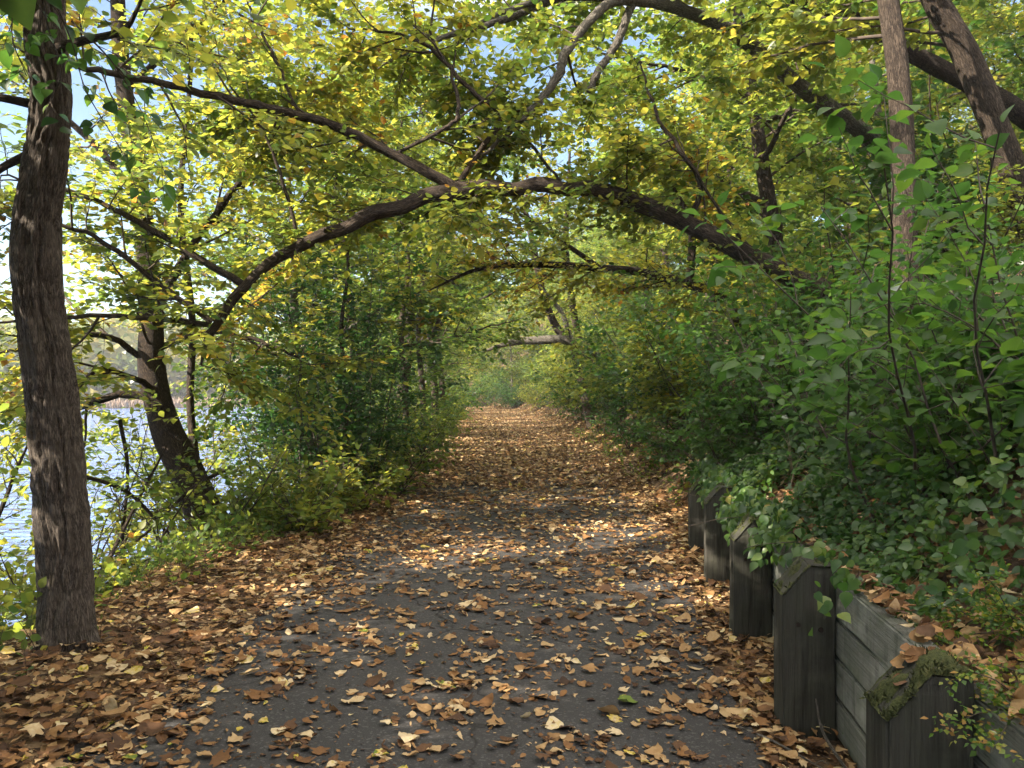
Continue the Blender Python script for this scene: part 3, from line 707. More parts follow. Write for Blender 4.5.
# waterside trees on the left
for j, y in enumerate((13.6, 17.2, 21, 25.5, 30, 35, 40, 46, 52, 58, 64)):
    k = [4, 0, 3, 2, 5, 0, 1, 4, 2, 3, 5][j]
    x = float(xl(y)) - g.uniform(1.3, 2.0)
    place(k, x, y, g.uniform(.75, .95), g.uniform(0, 6.28), f'{kind[k]} tree among those between the path and the lake', f'{kind[k]} trees between path and lake')
# end of the path: the wood that closes the view behind the bend
for j, (x, y, k) in enumerate(((-2.5, 78, 3), (2.5, 74, 0), (6, 80, 1), (-1, 86, 5), (-7, 92, 3), (4, 90, 2), (-12, 80, 4), (-17, 88, 0), (-5, 97, 1), (10, 92, 5), (0, 70, 4))):
    place(k, x, y, g.uniform(.9, 1.15), g.uniform(0, 6.28), f'{kind[k]} tree closing the view past the bend of the path', f'{kind[k]} trees past the bend')
# trees that shade the foreground, by the water and behind the viewpoint
for j, (x, y, k, s) in enumerate(((-5.2, .8, 0, .9), (-4.4, -3.4, 1, .85), (-5.5, 3.3, 5, .8), (-4.7, -1.0, 3, .9), (-4.0, .4, 3, .9), (-3.5, -1.6, 1, .7))):
    place(k, x, y, s, g.uniform(0, 6.28), ['yellow green tree at the water, left of the furrowed trunk', 'tall green tree by the water behind the viewpoint', 'very tall tree at the shore left of the furrowed trunk', 'dark green tree by the water just behind the viewpoint', 'dark green tree beside the path left of the viewpoint', 'tall green tree beside the path behind the viewpoint'][j])

# ------------------------------------------------------------------ shrubs
def shrub(label, base, stems, H, spread, leaf_m, tmpl, size, tint, seed, step=.06, twigs=10, name='shrub', up=.5, tsd=.13, r=.012, group=None, droop=-.1, stem_mat=None):
    g = np.random.default_rng(seed); base = np.array(base, float)
    root = tag(empty(name, base), label, 'shrub', group); wood_, mb, lv = MB(), MB(), Leaves()
    for k in range(stems):
        a = g.uniform(0, 6.28)
        L = H * g.uniform(.6, 1.15)
        s = shoot(g, base + [*(g.normal(0, .12, 2) * spread), -.08], (math.cos(a) * spread / H * .9, math.sin(a) * spread / H * .9, 1), L, 8, .18, -.02)
        tube(wood_, s, np.linspace(r, r * .3, 9), 6, 0)
        ct = tint + g.normal(0, .08)
        for q in range(twigs):
            f = .15 + .85 * (q + g.random()) / twigs
            p, t = along(s, L * f)
            w = shoot(g, p, side_dir(g, t, g.uniform(.6, 1.2), .6, .05), L * .38 * g.uniform(.5, 1.2) * (1.15 - .5 * f), 5, .22, -.03)
            tube(mb, w, np.linspace(.004, .0015, 6), 3, 1); leafy(g, lv, w, step, size, ct, tsd, .45, droop)
            for e in range(2):
                p3, t3 = along(w, plen(w) * g.uniform(.3, .9)); w3 = shoot(g, p3, side_dir(g, t3, .8, .6), plen(w) * .5, 3, .2, -.02)
                leafy(g, lv, w3, step, size, ct, tsd, .45, droop)
    lv.emit(mb, tmpl, 0)
    link('stems', wood_.mesh('stems', [stem_mat or M['twig']], base), root); link('foliage', mb.mesh('foliage', [leaf_m, M['twig']], base), root)
    return root
def gb(x, y): return (x, y, float(height(x, y)))
# left verge
LS = [(-3.3, 8.9, 1.5, 1.1, .34, 'leafy yellow green bush at the verge between water and path', 8),
      (-2.75, 10.2, 1.2, .9, .5, 'low sunlit yellowish bush at the left path edge', 8),
      (-2.7, 11.8, 3.2, 1.4, .12, 'dense dark green bush standing left of the path', 16),
      (-3.3, 13.2, 4.4, 1.7, .15, 'tall dark green bush behind the dense one on the left', 16),
      (-2.3, 13.3, 1.3, .9, .2, 'small dark bush spilling onto the left path edge', 11),
      (-2.9, 15.5, 2.8, 1.3, .2, 'green bush below the slim trunks on the left', 14),
      (-2.7, 19, 2.2, 1.2, .3, 'light green bush at the left path edge before the bend', 12),
      (-3.9, 6.9, 1.0, .8, .5, 'thin straggly bush above the water right of the furrowed trunk', 6),
      (-4.4, 11.2, 2.2, 1.3, .38, 'open green bush on the shore in front of the leaning trunk', 9),
      (-4.6, 5.4, 1.3, .9, .4, 'pale green bush on the shore just left of the furrowed trunk', 8),
      (-5.0, 7.4, 2.4, 1.2, .42, 'open yellow green bush at the waterline right of the furrowed trunk', 8),
      (-4.9, 9.2, 2.6, 1.2, .36, 'open green bush at the waterline by the dark log', 8),
      (-5.3, 13.0, 2.8, 1.4, .45, 'open yellowish bush at the waterline past the leaning trunk', 9),
      (-4.2, 15.0, 3.0, 1.5, .3, 'large bush on the shore behind the tall dark one', 12),
      (-2.35, 8.8, .9, .8, .44, 'lowest yellow green bush spilling over the left path edge', 9),
      (-2.1, 10.4, 1.0, .8, .4, 'yellow green bush on the left path edge before the dense dark one', 10),
      (-1.95, 12.2, 1.1, .8, .38, 'light green bush on the left path edge in front of the dense dark one', 10),
      (-2.0, 16.8, 1.3, .8, .34, 'light green bush hiding the feet of the slim trunks', 11),
      (-2.1, 21.5, 1.5, .9, .34, 'light green bush on the left edge near the bend', 11),
      (-3.6, 5.9, .6, .6, .5, 'knee high weed tuft behind the furrowed trunk', 6)]
for i, (x, y, H, sp_, ti, lab, ns) in enumerate(LS):
    shrub(lab, gb(x, y), ns, H, sp_, M['green'] if ti < .3 else M['canopy'], T_MID, .085 if ti < .3 else .09, ti - .06 if ti > .36 else ti, 300 + i, step=.055 if ns > 8 else .07, twigs=11)
for i, (y, ti) in enumerate(((23, .3), (27, .2), (32, .35), (38, .25), (44, .3), (51, .4), (58, .35))):
    shrub('green bush in the hedge like growth along the far left path edge', gb(float(xl(y)) - .9, y), 10, 2.2, 1.4, M['green'] if ti < .32 else M['canopy'], T_LOW, .12, ti, 330 + i, step=.09, group='bushes along the far left path edge')
# right bank beyond the wall
RS = [(2.75, 10.4, 1.3, 1.2, .2, 'bluish green bush on the right bank just past the wall end', 12), (3.4, 12, 1.9, 1.4, .15, 'dark green bush under the second arch on the right bank', 14),
      (2.75, 13.5, 1.2, 1.0, .3, 'low green bush at the right path edge under the second arch', 11), (3.3, 15.5, 2.0, 1.5, .12, 'deep green rounded bush right of the path', 15),
      (2.8, 17.6, 1.5, 1.2, .25, 'green bush leaning to the path beyond the rounded one', 12), (3.2, 20.5, 2.0, 1.5, .15, 'dark bush under the leaning far trunks', 14),
      (4.3, 10.2, 2.0, 1.4, .3, 'tall leafy bush at the foot of the arching tree', 12), (5.2, 12.6, 2.4, 1.6, .35, 'yellowish bush higher up behind the arching tree', 12)]
for i, (x, y, H, sp_, ti, lab, ns) in enumerate(RS):
    shrub(lab, gb(x, y), ns, H, sp_, M['green'], T_MID, .085, ti, 350 + i, step=.06, twigs=11)
for i, (y, ti, dv) in enumerate(((23.5, .2, .6), (27, .4, .9), (31, .2, .5), (35, .35, .8), (40, .5, .6), (46, .3, .7), (52, .45, .5), (58, .5, .6), (64, .3, .2), (70, .2, -.5))):
    shrub('green bush in the growth along the far right path edge', gb(float(xw(y)) + dv, y), 11, 2.3, 1.6, M['green'] if ti < .32 else M['canopy'], T_LOW, .13, ti, 370 + i, step=.09, group='bushes along the far right path edge')
# understorey on the hillside and by the water: three bushes, copied
UND = [shrub('x', (0, 0, 0), 13, 2.6, 1.9, M[m_], T_LOW, .15, t_, 440 + i, step=.07, twigs=14, r=.02) for i, (m_, t_) in enumerate((('green', .3), ('canopy', .22), ('canopy', .42)))]
uu = set()
g = np.random.default_rng(88)
def put_bush(x, y, s, where):
    k = int(g.integers(0, 3)); o = UND[k] if k not in uu else copy_tree(UND[k]); uu.add(k)
    o.location = (x, y, float(height(x, y)) - .05); o.scale = (s, s, s); o.rotation_euler = (0, 0, g.uniform(0, 6.28))
    c = ['deep green', 'leafy green', 'yellow green'][k]
    o['label'] = f'{c} bush in the undergrowth {where}'; o['group'] = f'{c} bushes {where}'
for row, (v, n_) in enumerate(((1.7, 14), (4.2, 13), (7.0, 11), (11, 10), (16, 8))):
    for j in range(n_):
        y = 11 + row * .8 + (j + g.random() * .7) * 50 / n_; x = float(xw(y)) + v + g.uniform(-.8, .8)
        put_bush(x, y, g.uniform(.75, 1.3), ['at the foot of the right bank', 'low on the right bank', 'part way up the right bank', 'high on the right bank', 'near the top of the right bank'][row])
for j in range(9):
    y = 17 + j * 5 + g.uniform(-1, 1); put_bush(float(xl(y)) - g.uniform(1.5, 2.2), y, g.uniform(.8, 1.15), 'between the path and the lake')
for j in range(8):
    put_bush(-9 + j * 2.1, 76 + g.uniform(-6, 5), g.uniform(1.2, 1.6), 'past the bend of the path')
for x, y in ((.4, 65), (1.3, 69), (-.6, 72), (2.4, 67), (-2.2, 77), (-4.5, 80), (.8, 76), (3.6, 71)):
    put_bush(x, y, g.uniform(1.0, 1.3), 'past the bend of the path')
for x, y in ((6.2, 9.2), (7.4, 7.6), (6.0, 7.0), (8.4, 10.4), (7.0, 12.2), (9.5, 8.8)):
    put_bush(x, y, g.uniform(.42, .6), 'high on the bank behind the slanting trunks')
# broad leaved saplings on the near bank
BS = [(2.35, 4.3, 1.0, .7, .42, 'broad leaved sapling on the bank above the second post', 6, .085),
      (2.9, 4.7, 1.15, .8, .40, 'tall broad leaved sapling arching out of the bank', 7, .095),
      (2.6, 5.6, 1.3, .9, .38, 'broad leaved sapling with layered leaves mid bank', 8, .08),
      (3.3, 5.9, 1.2, .9, .36, 'broad leaved sapling in front of the upright dark trunk', 8, .085),
      (2.7, 7.0, 1.5, .9, .34, 'broad leaved sapling above the farthest wall posts', 9, .08),
      (3.5, 7.4, 1.2, 1.0, .42, 'broad leaved sapling at the foot of the upright trunk', 9, .085),
      (2.65, 3.5, .8, .6, .34, 'dark broad leaved sapling at the right edge of the bank', 5, .12),
      (2.7, 5.1, 2.0, 1.2, .42, 'spindly tall sapling mid bank, its big leaves against the upright trunk', 4, .12),
      (3.4, 6.1, 2.1, 1.2, .36, 'spindly tall sapling between the two right trunks', 7, .085),
      (2.9, 4.1, 1.3, .9, .33, 'dark big leaved sapling at the right edge', 7, .085),
      (2.6, 8.8, 1.1, .9, .3, 'broad leaved low bush over the end of the wall', 9, .08),
      (2.25, 4.15, 2.0, 1.3, .4, 'tall sapling with the biggest leaves, reaching out over the wall', 6, .09),
      (2.95, 8.4, 2.2, .9, .4, 'broad leaved sapling covering the foot of the arch', 18, .09),
      (2.55, 8.1, 1.9, .8, .36, 'broad leaved sapling just left of the one covering the foot of the arch', 12, .085)]
for i, (x, y, H, sp_, ti, lab, ns, sz) in enumerate(BS):
    shrub(lab, gb(x, y), ns, H, sp_, M['green'], T_BROAD, sz, ti, 400 + i, step=.06, twigs=8, name='sapling', droop=-.18, r=.009)
# shadeless dead stems
def dead_stems(label, base, n, L, seed, lean):
    g = np.random.default_rng(seed); base = np.array(base, float); mb = MB()
    for k in range(n):
        s = shoot(g, base + [*g.normal(0, .05, 2), -.03], np.array(lean) + g.normal(0, .25, 3), L * g.uniform(.6, 1.1), 6, .12, -.03)
        tube(mb, s, np.linspace(.004, .0015, 7), 5)
        for e in range(3):
            p, t = along(s, plen(s) * g.uniform(.4, .9)); tube(mb, shoot(g, p, side_dir(g, t, .6, 1.), .2 * L, 3, .2), np.linspace(.002, .001, 4), 3)
    o = link('dry_plant', mb.mesh('dry_plant', [M['dry']], base)); o.location = base
    tag(o, label, 'dry plant')
def feathery(label, base, n, L, seed, lean):
    g = np.random.default_rng(seed); base = np.array(base, float); root = tag(empty('weed', base), label, 'weed'); mb, lf, lv = MB(), MB(), Leaves()
    for k in range(n):
        st = shoot(g, base + [*g.normal(0, .08, 2), -.02], np.array(lean) + g.normal(0, .35, 3), L * g.uniform(.5, 1.1), 8, .15, -.05)
        tube(mb, st, np.linspace(.003, .001, 9), 4)
        for e in range(12):
            p, t = along(st, plen(st) * g.uniform(.2, 1)); w_ = shoot(g, p, side_dir(g, t, .8, .8), .1, 3, .2, 0)
            leafy(g, lv, w_, .009, .02, .72, .2, .6, 0)
    lv.emit(lf, T_LOW, 0)
    link('stems', mb.mesh('stems', [M['twig']], base), root); link('foliage', lf.mesh('foliage', [M['green']], base), root)
feathery('feathery pale green weed hanging over the boards at the bottom right corner', (1.56, 2.28, .72), 11, .34, 520, (-.5, -.5, .5))
feathery('feathery weed lying on the leaves just above the nearest post', (1.72, 2.75, .80), 8, .3, 521, (-.6, -.2, .35))
dead_stems('pale dry stems standing in the ivy above the wall', gb(2.45, 4.5), 5, .7, 501, (.1, -.1, 1))
dead_stems('pale broken stalks leaning on the bank past the wall', gb(2.9, 9.9), 7, .8, 502, (-.2, .1, 1))
for i_, (bx, by, n_, L_, t_) in enumerate(((3.6, 5.2, 6, .7, 'pale stalk clump on the bank by the right edge'), (3.3, 7.8, 7, .9, 'thin pale stalk clump below the upright trunk'), (4.6, 8.0, 7, .8, 'dry stalk clump between the two right trunks'), (2.3, 6.6, 5, .5, 'short dry stalks above the fourth post'), (3.1, 4.2, 6, .6, 'dry stalks beside the tall sapling'))):
    dead_stems(t_, gb(bx, by), n_, L_, 510 + i_, (-.15, -.1, 1))
dead_stems('dry brown stalks sticking up mid bank under the saplings', gb(2.9, 6.2), 6, .8, 503, (-.1, 0, 1))

# ------------------------------------------------------------------ ivy on the bank
def ivy():
    g = np.random.default_rng(9); mb = MB()
    n = 100000
    y = g.uniform(1.2, 12.5, n); w = .05 + 4.6 * g.random(n) ** 1.25
    x = xw(y) + w
    dens = fbm(x * 1.1 + 4, y * 1.1) + .25 * fbm(x * 4, y * 4)
    bare = np.exp(-((w - .55) / .6) ** 2 - ((y - 2.6) / 1.0) ** 2)        # leafy brown patch by the nearest post
    keep = (dens > np.where(w > 1.8, .5, .42)) & ((w < 2.2) | (g.random(n) < .6)) & (g.random(n) > bare * .45) & ~((y > 8.6) & (w < .5))
    x, y, w = x[keep], y[keep], w[keep]; n = len(x)
    lift = .03 + g.random(n) * .42 * np.clip(w / .4, .25, 1) * (.4 + fbm(x * 2.5, y * 2.5))
    p = np.stack([x, y, height(x, y) + lift], 1)
    nrm = np.array([-.55, -.25, .8]) + g.normal(0, .4, (n, 3)); a = g.uniform(0, 6.28, n)
    d = np.stack([np.cos(a) - .35, np.sin(a) - .2, g.normal(-.35, .25, n)], 1)
    t = np.clip(.38 + (fbm(x * 1.5, y * 1.5) - .5) * .6 + g.normal(0, .16, n), 0, 1)
    szz = g.uniform(.024, .058, n) * np.where(g.random(n) < .07, 1.7, 1); kind_ = fbm(x * 2.2 + 9, y * 2.2) + g.normal(0, .06, n) > .52
    for m, T in ((kind_, T_HEART), (~kind_, T_MID)): put_leaves(mb, T, p[m], d[m], nrm[m], szz[m], t[m], 0, g.uniform(.7, 1.0, m.sum()))
    # fringe that spills over the top of the boards and the far posts
    n = 2000
    y = g.uniform(3.3, 8.8, n); hang = g.random(n) ** 1.6
    k = g.random(n) < np.interp(y, [3.3, 3.9, 4.6, 9], [.1, .35, .85, 1.]) * (.35 + .9 * (fbm(y * 2.2, y * 0 + 3) > .42)); y, hang = y[k], hang[k]; n = len(y)
    x = xw(y) + .06 - .2 * hang - g.random(n) * .05
    p = np.stack([x, y, .74 + .14 * g.random(n) - .22 * hang ** 2], 1)
    nrm = np.array([-.7, -.4, .5]) + g.normal(0, .35, (n, 3))
    d = np.stack([g.normal(-.4, .4, n), g.normal(-.2, .5, n), g.normal(-.7, .3, n)], 1)
    put_leaves(mb, T_HEART, p, d, nrm, g.uniform(.03, .075, n), np.clip(g.normal(.45, .2, n), 0, 1), 0, .9)
    for k in range(60):
        yy = g.uniform(4.2, 8.5); s = np.array([float(xw(yy)) + g.uniform(.1, 1.6), yy, 0]); s[2] = float(height(s[0], s[1])) + .08
        q = shoot(g, s, (-.5, g.normal(0, .6), .25), g.uniform(.4, .9), 7, .3, -.07)
        tube(mb, q, np.linspace(.003, .0015, 8), 4, 1)
    o = link('ivy_ground_cover', mb.mesh('ivy_ground_cover', [M['ivy'], M['twig']])); tag(o, kind='stuff')
ivy()
def verge_weeds():
    g = np.random.default_rng(19); mb = MB(); lv = Leaves()
    for k in range(900):
        y = 3.5 + 13 * g.random() ** 1.2; x = float(xl(y)) - g.uniform(.7, 2.6)
        if fbm(np.array(x * 1.3), np.array(y * .9)) < .42 and y < 7: continue
        b = np.array(gb(x, y)); s = shoot(g, b, (g.normal(0, .3), g.normal(0, .3), 1), g.uniform(.12, .45), 5, .2, -.02)
        tube(mb, s, np.linspace(.003, .001, 6), 3, 1); leafy(g, lv, s, .045, .07, .35, .2, .4, -.2)
    for k in range(330):
        y = g.uniform(5.0, 10.5); x = float(xl(y)) - g.uniform(1.0, 1.9) + .12 * (y - 6)
        if fbm(np.array(x * 1.7 + 3), np.array(y * 1.4)) < .45: continue
        b = np.array(gb(x, y)); s = shoot(g, b, (g.normal(0, .3), g.normal(0, .3), 1), g.uniform(.12, .4), 5, .2, -.03)
        tube(mb, s, np.linspace(.003, .001, 6), 3, 1); leafy(g, lv, s, .04, .075, .22, .16, .4, -.2)
    for k in range(260):
        y = 9.2 + 18 * g.random(); x = float(xw(y)) + g.uniform(-.15, .9)
        b = np.array(gb(x, y)); s = shoot(g, b, (g.normal(0, .3), g.normal(0, .3), 1), g.uniform(.1, .4), 5, .2, -.02)
        tube(mb, s, np.linspace(.003, .001, 6), 3, 1); leafy(g, lv, s, .045, .07, .3, .2, .4, -.2)
    lv.emit(mb, T_MID, 0)
    tag(link('verge_weeds', mb.mesh('verge_weeds', [M['canopy'], M['twig']])), kind='stuff')
verge_weeds()

# ------------------------------------------------------------------ fallen leaves
def litter_template(g, lobed, nx, ny):
    u = np.linspace(-1, 1, nx); v = np.linspace(0, 1, ny); U, V = np.meshgrid(u, v, indexing='ij')
    wv = np.sin(np.pi * np.clip(V, .015, .985) ** g.uniform(.7, 1.0)) ** .8 * g.uniform(.32, .46)
    if lobed: wv = wv * (1 + .38 * np.cos(V * 2 * np.pi * 2.6 + .4)) * 1.15
    wv = wv * (1 + .08 * g.normal(0, 1, V.shape) * (np.abs(U) > .9))
    X = U * wv; Y = V - .5
    wv = wv * g.choice([.55, .8, 1., 1.15, 1.3])
    X = U * wv + .12 * g.normal() * np.sin(V * 3.1)
    c1, c2, tw = g.uniform(.1, 1.5), g.uniform(-.4, .9), g.normal(0, .5)
    Z = c1 * X ** 2 * 1.5 + c2 * Y ** 2 * .7 + tw * X * Y + .07 * np.sin(U * 5 + V * 8 + g.uniform(0, 6)) + .03 * np.abs(U)
    if g.random() < .35: Z = -Z
    Z -= Z.min(); Z *= min(1, g.uniform(.14, .32) / Z.max())
    pts = np.stack([X, Y, Z], -1).reshape(-1, 3)
    i = np.arange(nx - 1)[:, None] * ny; j = np.arange(ny - 1)[None]
    return pts, np.stack([i + j, i + ny + j, i + ny + j + 1, i + j + 1], -1).reshape(-1, 4)
gl = np.random.default_rng(5)
HI = [litter_template(gl, k % 3 == 2, 7, 11) for k in range(26)]
LO = [litter_template(gl, False, 3, 4) for k in range(6)]
def density(x, y):
    """leaves per square metre wanted at x, y"""
    a, b = xl(y), xr(y)
    edge = np.minimum(x - a, b - x)
    cl = fbm(x * 2.1 + 3, y * 1.7 + 8, 3); c2 = fbm(x * 6.5, y * 6.0, 2)
    far = np.clip((y - 6) / 9, 0, 1)
    on = 66 + 1950 * np.clip(cl * .45 + c2 * .65 - .54 + .035 * far, 0, .5) + 110 * far
    on = on + 420 * np.where(x - a < b - x, np.clip(1 - edge / .45, 0, 1), .35 * np.clip(1 - edge / .12, 0, 1)) * (edge > -1)
    off = np.where(x < a, 560 * np.clip(1.9 - (a - x), .12, 1), np.where(x < xw(y), 620, 240))
    return np.where((edge < 0), off, on)
def scatter(g, x0f, x1f, y0, y1, dmax):
    ys = g.uniform(y0, y1, int((y1 - y0) * 9 * dmax)); xs = g.uniform(-4.5, 4.5, len(ys)) + (cx(ys) + .1)
    m = (xs > x0f(ys)) & (xs < x1f(ys)); xs, ys = xs[m], ys[m]
    m = g.random(len(xs)) * dmax < density(xs, ys); return xs[m], ys[m]
def lit_tint(g, n):
    t = g.beta(1.35, 1.2, n) * .9; r = g.random(n); t[r > .95] = g.uniform(.93, .985, (r > .95).sum()); t[r > .992] = 1.
    return t
xs, ys = scatter(gl, lambda y: xl(y) - 2.0, lambda y: xw(y) - .0, 2.0, 13., 760.)
n = len(xs); sz = np.clip(np.exp(gl.normal(math.log(.048), .38, n)), .02, .125); tn = lit_tint(gl, n)
pilez = np.where((xs < xl(ys)) | (xs > xr(ys)), .045, .012) * gl.random(n)
pos = np.stack([xs, ys, height(xs, ys) * ((xs < xl(ys)) | (xs > xr(ys))) + .006 + pilez], 1)
pos[:, 2] = np.where((xs > xl(ys)) & (xs < xr(ys)), .006 + pilez, pos[:, 2])
vis = (np.abs(xs) / ys < .66) & (ys > 3.3) & (ys < 5.6) & (xs > xl(ys) - 1.2)
score = np.where(vis, sz / ys * gl.uniform(.9, 1.1, n), 0)
big = np.argsort(-score)[:300]; isbig = np.zeros(n, bool); isbig[big] = True
def frame(g, n, tilt=.2):
    a = g.uniform(0, 6.28, n); d = np.stack([np.cos(a), np.sin(a), g.normal(0, tilt, n)], 1)
    nr = np.array([0, 0, 1.]) + g.normal(0, tilt, (n, 3)); return d, nr
mbl = MB(); dd, nn = frame(gl, n); wh = gl.integers(0, 26, n)
for k in range(26):
    m = (wh == k) & ~isbig
    put_leaves(mbl, HI[k], pos[m], dd[m], nn[m], sz[m], tn[m], 0, gl.uniform(.8, 1.25, m.sum()))
xs2, ys2 = scatter(gl, lambda y: xl(y) - 1.8, lambda y: xw(y) + .6, 13., 75., 420.)
n2 = len(xs2); d2, nr2 = frame(gl, n2, .35); wh2 = gl.integers(0, 6, n2)
p2 = np.stack([xs2, ys2, height(xs2, ys2) + .012 + .03 * gl.random(n2)], 1); t2 = lit_tint(gl, n2)
for k in range(6):
    m = wh2 == k; put_leaves(mbl, LO[k], p2[m], d2[m], nr2[m], gl.uniform(.05, .11, m.sum()), t2[m], 0, gl.uniform(.9, 1.3, m.sum()))
fx, fy = scatter(gl, lambda y: xl(y) - .3, lambda y: xw(y), 2.2, 9., 760.)
nf = len(fx); df, nrf = frame(gl, nf, .3); whf = gl.integers(0, 6, nf)
pf = np.stack([fx + gl.normal(0, .12, nf), fy, .007 + .006 * gl.random(nf)], 1); tf = lit_tint(gl, nf) * .85
for k in range(6):
    m = whf == k; put_leaves(mbl, LO[k], pf[m], df[m], nrf[m], gl.uniform(.01, .032, m.sum()), tf[m], 0, gl.uniform(.7, 1.6, m.sum()))
# leaves lying on the bank and along the wall top
y3 = gl.uniform(1.2, 12, 9000); w3 = 3.5 * gl.random(9000) ** 1.6 + .02; x3 = xw(y3) + w3
d3, nr3 = frame(gl, 9000, .4); nr3 += [-.4, 0, 0]
p3 = np.stack([x3, y3, np.maximum(height(x3, y3), np.where((w3 < .1) & (y3 < 8.6), .735, -9)) + .015 + .05 * gl.random(9000)], 1); wh3 = gl.integers(0, 26, 9000); t3 = lit_tint(gl, 9000)
for k in range(26):
    m = wh3 == k; put_leaves(mbl, HI[k], p3[m], d3[m], nr3[m], gl.uniform(.03, .068, m.sum()), t3[m] * .9, 0, 1.)
q = 9; py_ = 2.3 + gl.uniform(.03, .18, q); px_ = gl.uniform(.03, .2, q)                      # a few on the mossy post top
d4, n4 = frame(gl, q, .25)
put_leaves(mbl, HI[3], np.stack([1.077 + px_ + .12 * (py_ - 2.3), py_, np.interp(px_, [0, .119, .238], [.655, .794, .79]) + .012], 1), d4, n4 + [-.8, 0, 0], gl.uniform(.03, .06, q), gl.uniform(.2, .6, q))
tag(link('leaf_litter', mbl.mesh('leaf_litter', [M['litter']])), kind='stuff')
nleaf['litter'] = n + n2
# the 300 largest as things
CLS = [(.15, 'dark brown'), (.34, 'brown'), (.52, 'russet tan'), (.68, 'tan'), (.84, 'pale buff'), (.95, 'yellow'), (1., 'greenish')]
meshes = {}
def leaf_mesh(k, c):
    if (k, c) not in meshes:
        mb = MB(); mb.add(HI[k][0], HI[k][1], CLS[c][0]); meshes[k, c] = mb.mesh('fallen_leaf', [M['litter']])
    return meshes[k, c]
for i in big:
    x, y = xs[i], ys[i]; c = int(np.argmin([abs(tn[i] - q[0]) for q in CLS]))
    o = link('fallen_leaf', leaf_mesh(int(wh[i]), c))
    dv = norm(dd[i]); s = norm(np.cross(dv, nn[i])); nv = np.cross(s, dv)
    mt = Matrix(((s[0], dv[0], nv[0], x), (s[1], dv[1], nv[1], y), (s[2], dv[2], nv[2], pos[i][2]), (0, 0, 0, 1)))
    o.matrix_world = mt @ Matrix.Scale(sz[i], 4)
    a, b = float(xl(y)), float(xr(y)); f = (x - a) / (b - a)
    zone = 'in the left drift' if f < 0 else 'on the left asphalt' if f < .33 else 'mid path' if f < .66 else 'on the right asphalt' if f <= 1 else 'at the wall foot'
    dist = 'at the very front' if y < 3.9 else 'level with the second post' if y < 4.7 else 'level with the third post'
    shp = ('lobed' if wh[i] % 3 == 2 else 'oval')
    size_w = 'large' if sz[i] > .085 else 'small'
    tag(o, f'{size_w} {CLS[c][1]} {shp} fallen leaf {zone}, {dist}', 'leaf', f'{size_w} {CLS[c][1]} {shp} fallen leaves {zone}, {dist}')

# ------------------------------------------------------------------ sticks, log
def stick(name, label, cat, pts, rad, mat, twigs=0, seed=0):
    g = np.random.default_rng(seed); p, r = smooth_path(pts, rad, 5); o = p[0].copy(); mb = MB(); tube(mb, p, r, 8, 0, bumpf(seed, .15))
    for k in range(twigs):
        q, t = along(p, plen(p) * g.uniform(.2, .95)); L = g.uniform(.3, .7) * plen(p) * .4
        w = shoot(g, q, side_dir(g, t, g.uniform(.5, 1.1), .9, .1), L, 5, .25, 0); tube(mb, w, np.linspace(r.mean() * .45, r.mean() * .12, 6), 5)
        for e in range(3):
            q2, t2 = along(w, L * g.uniform(.3, .9)); w2 = shoot(g, q2, side_dir(g, t2, .8, 1), L * .5, 4, .25, 0); tube(mb, w2, np.linspace(r.mean() * .2, r.mean() * .07, 5), 4)
    ob = link(name, mb.mesh(name, [mat], o)); ob.location = o; tag(ob, label, cat)
stick('log', 'dark fallen log lying along the shore behind the furrowed trunk', 'log', [np.array([-5.2, 8.2, -.9]), np.array([-4.5, 8.9, -.62]), np.array([-3.7, 9.6, -.35]), np.array([-3.0, 10.2, .1])], [.05, .08, .09, .05], M['bark_dark'], 3, 601)
for i, (a, b, lab) in enumerate((((30, 600, 8.2), (190, 540, 9.5), 'bare brushwood branch hanging over the water, lowest one'), ((60, 470, 8.0), (230, 560, 9.2), 'bare brushwood branch sloping down to the leaning trunk'), ((95, 590, 7.8), (170, 440, 8.8), 'bare brushwood branch rising beside the furrowed trunk'), ((-20, 560, 7), (40, 420, 7.4), 'bare brushwood branch left of the furrowed trunk'), ((120, 420, 8.6), (130, 610, 8.4), 'bare upright brushwood stem in front of the water'), ((225, 470, 9), (110, 560, 8.6), 'bare brushwood branch crossing in front of the leaning trunk'))):
    A, B = P(*a), P(*b); stick('dead_branch', lab, 'branch', [A, (A * 2 + B) / 3 + [.05, 0, .12], (A + B * 2) / 3 - [.04, 0, .05], B], [.022, .019, .015, .006], M['bark_dark'], 8, 610 + i)
gt = np.random.default_rng(640)
for i in range(12):
    A = P(gt.uniform(95, 250), gt.uniform(520, 615), gt.uniform(7.6, 9.6)); B = A + np.array([gt.normal(0, .5), gt.normal(0, .4), gt.uniform(.5, 1.5)])
    stick('dead_branch', 'thin bare twig in the tangle between the furrowed trunk and the water', 'branch', [A - [0, 0, .3], A * .6 + B * .4 + gt.normal(0, .06, 3), B], [.012, .009, .003], M['bark_dark'], 6, 641 + i)
    list(COL.objects)[-1]['group'] = 'bare twigs tangled over the water'
stick('twig', 'thin grey twig standing against the foot of the second post', 'twig', [np.array([1.40, 3.25, .0]), np.array([1.33, 3.42, .13]), np.array([1.31, 3.46, .27])], [.007, .006, .003], M['bark_grey'], 1, 630)
stick('twig', 'grey twig lying in the leaves at the wall foot', 'twig', [np.array([1.05, 3.75, .03]), np.array([1.16, 3.55, .045]), np.array([1.3, 3.3, .03])], [.006, .006, .003], M['bark_grey'], 1, 631)

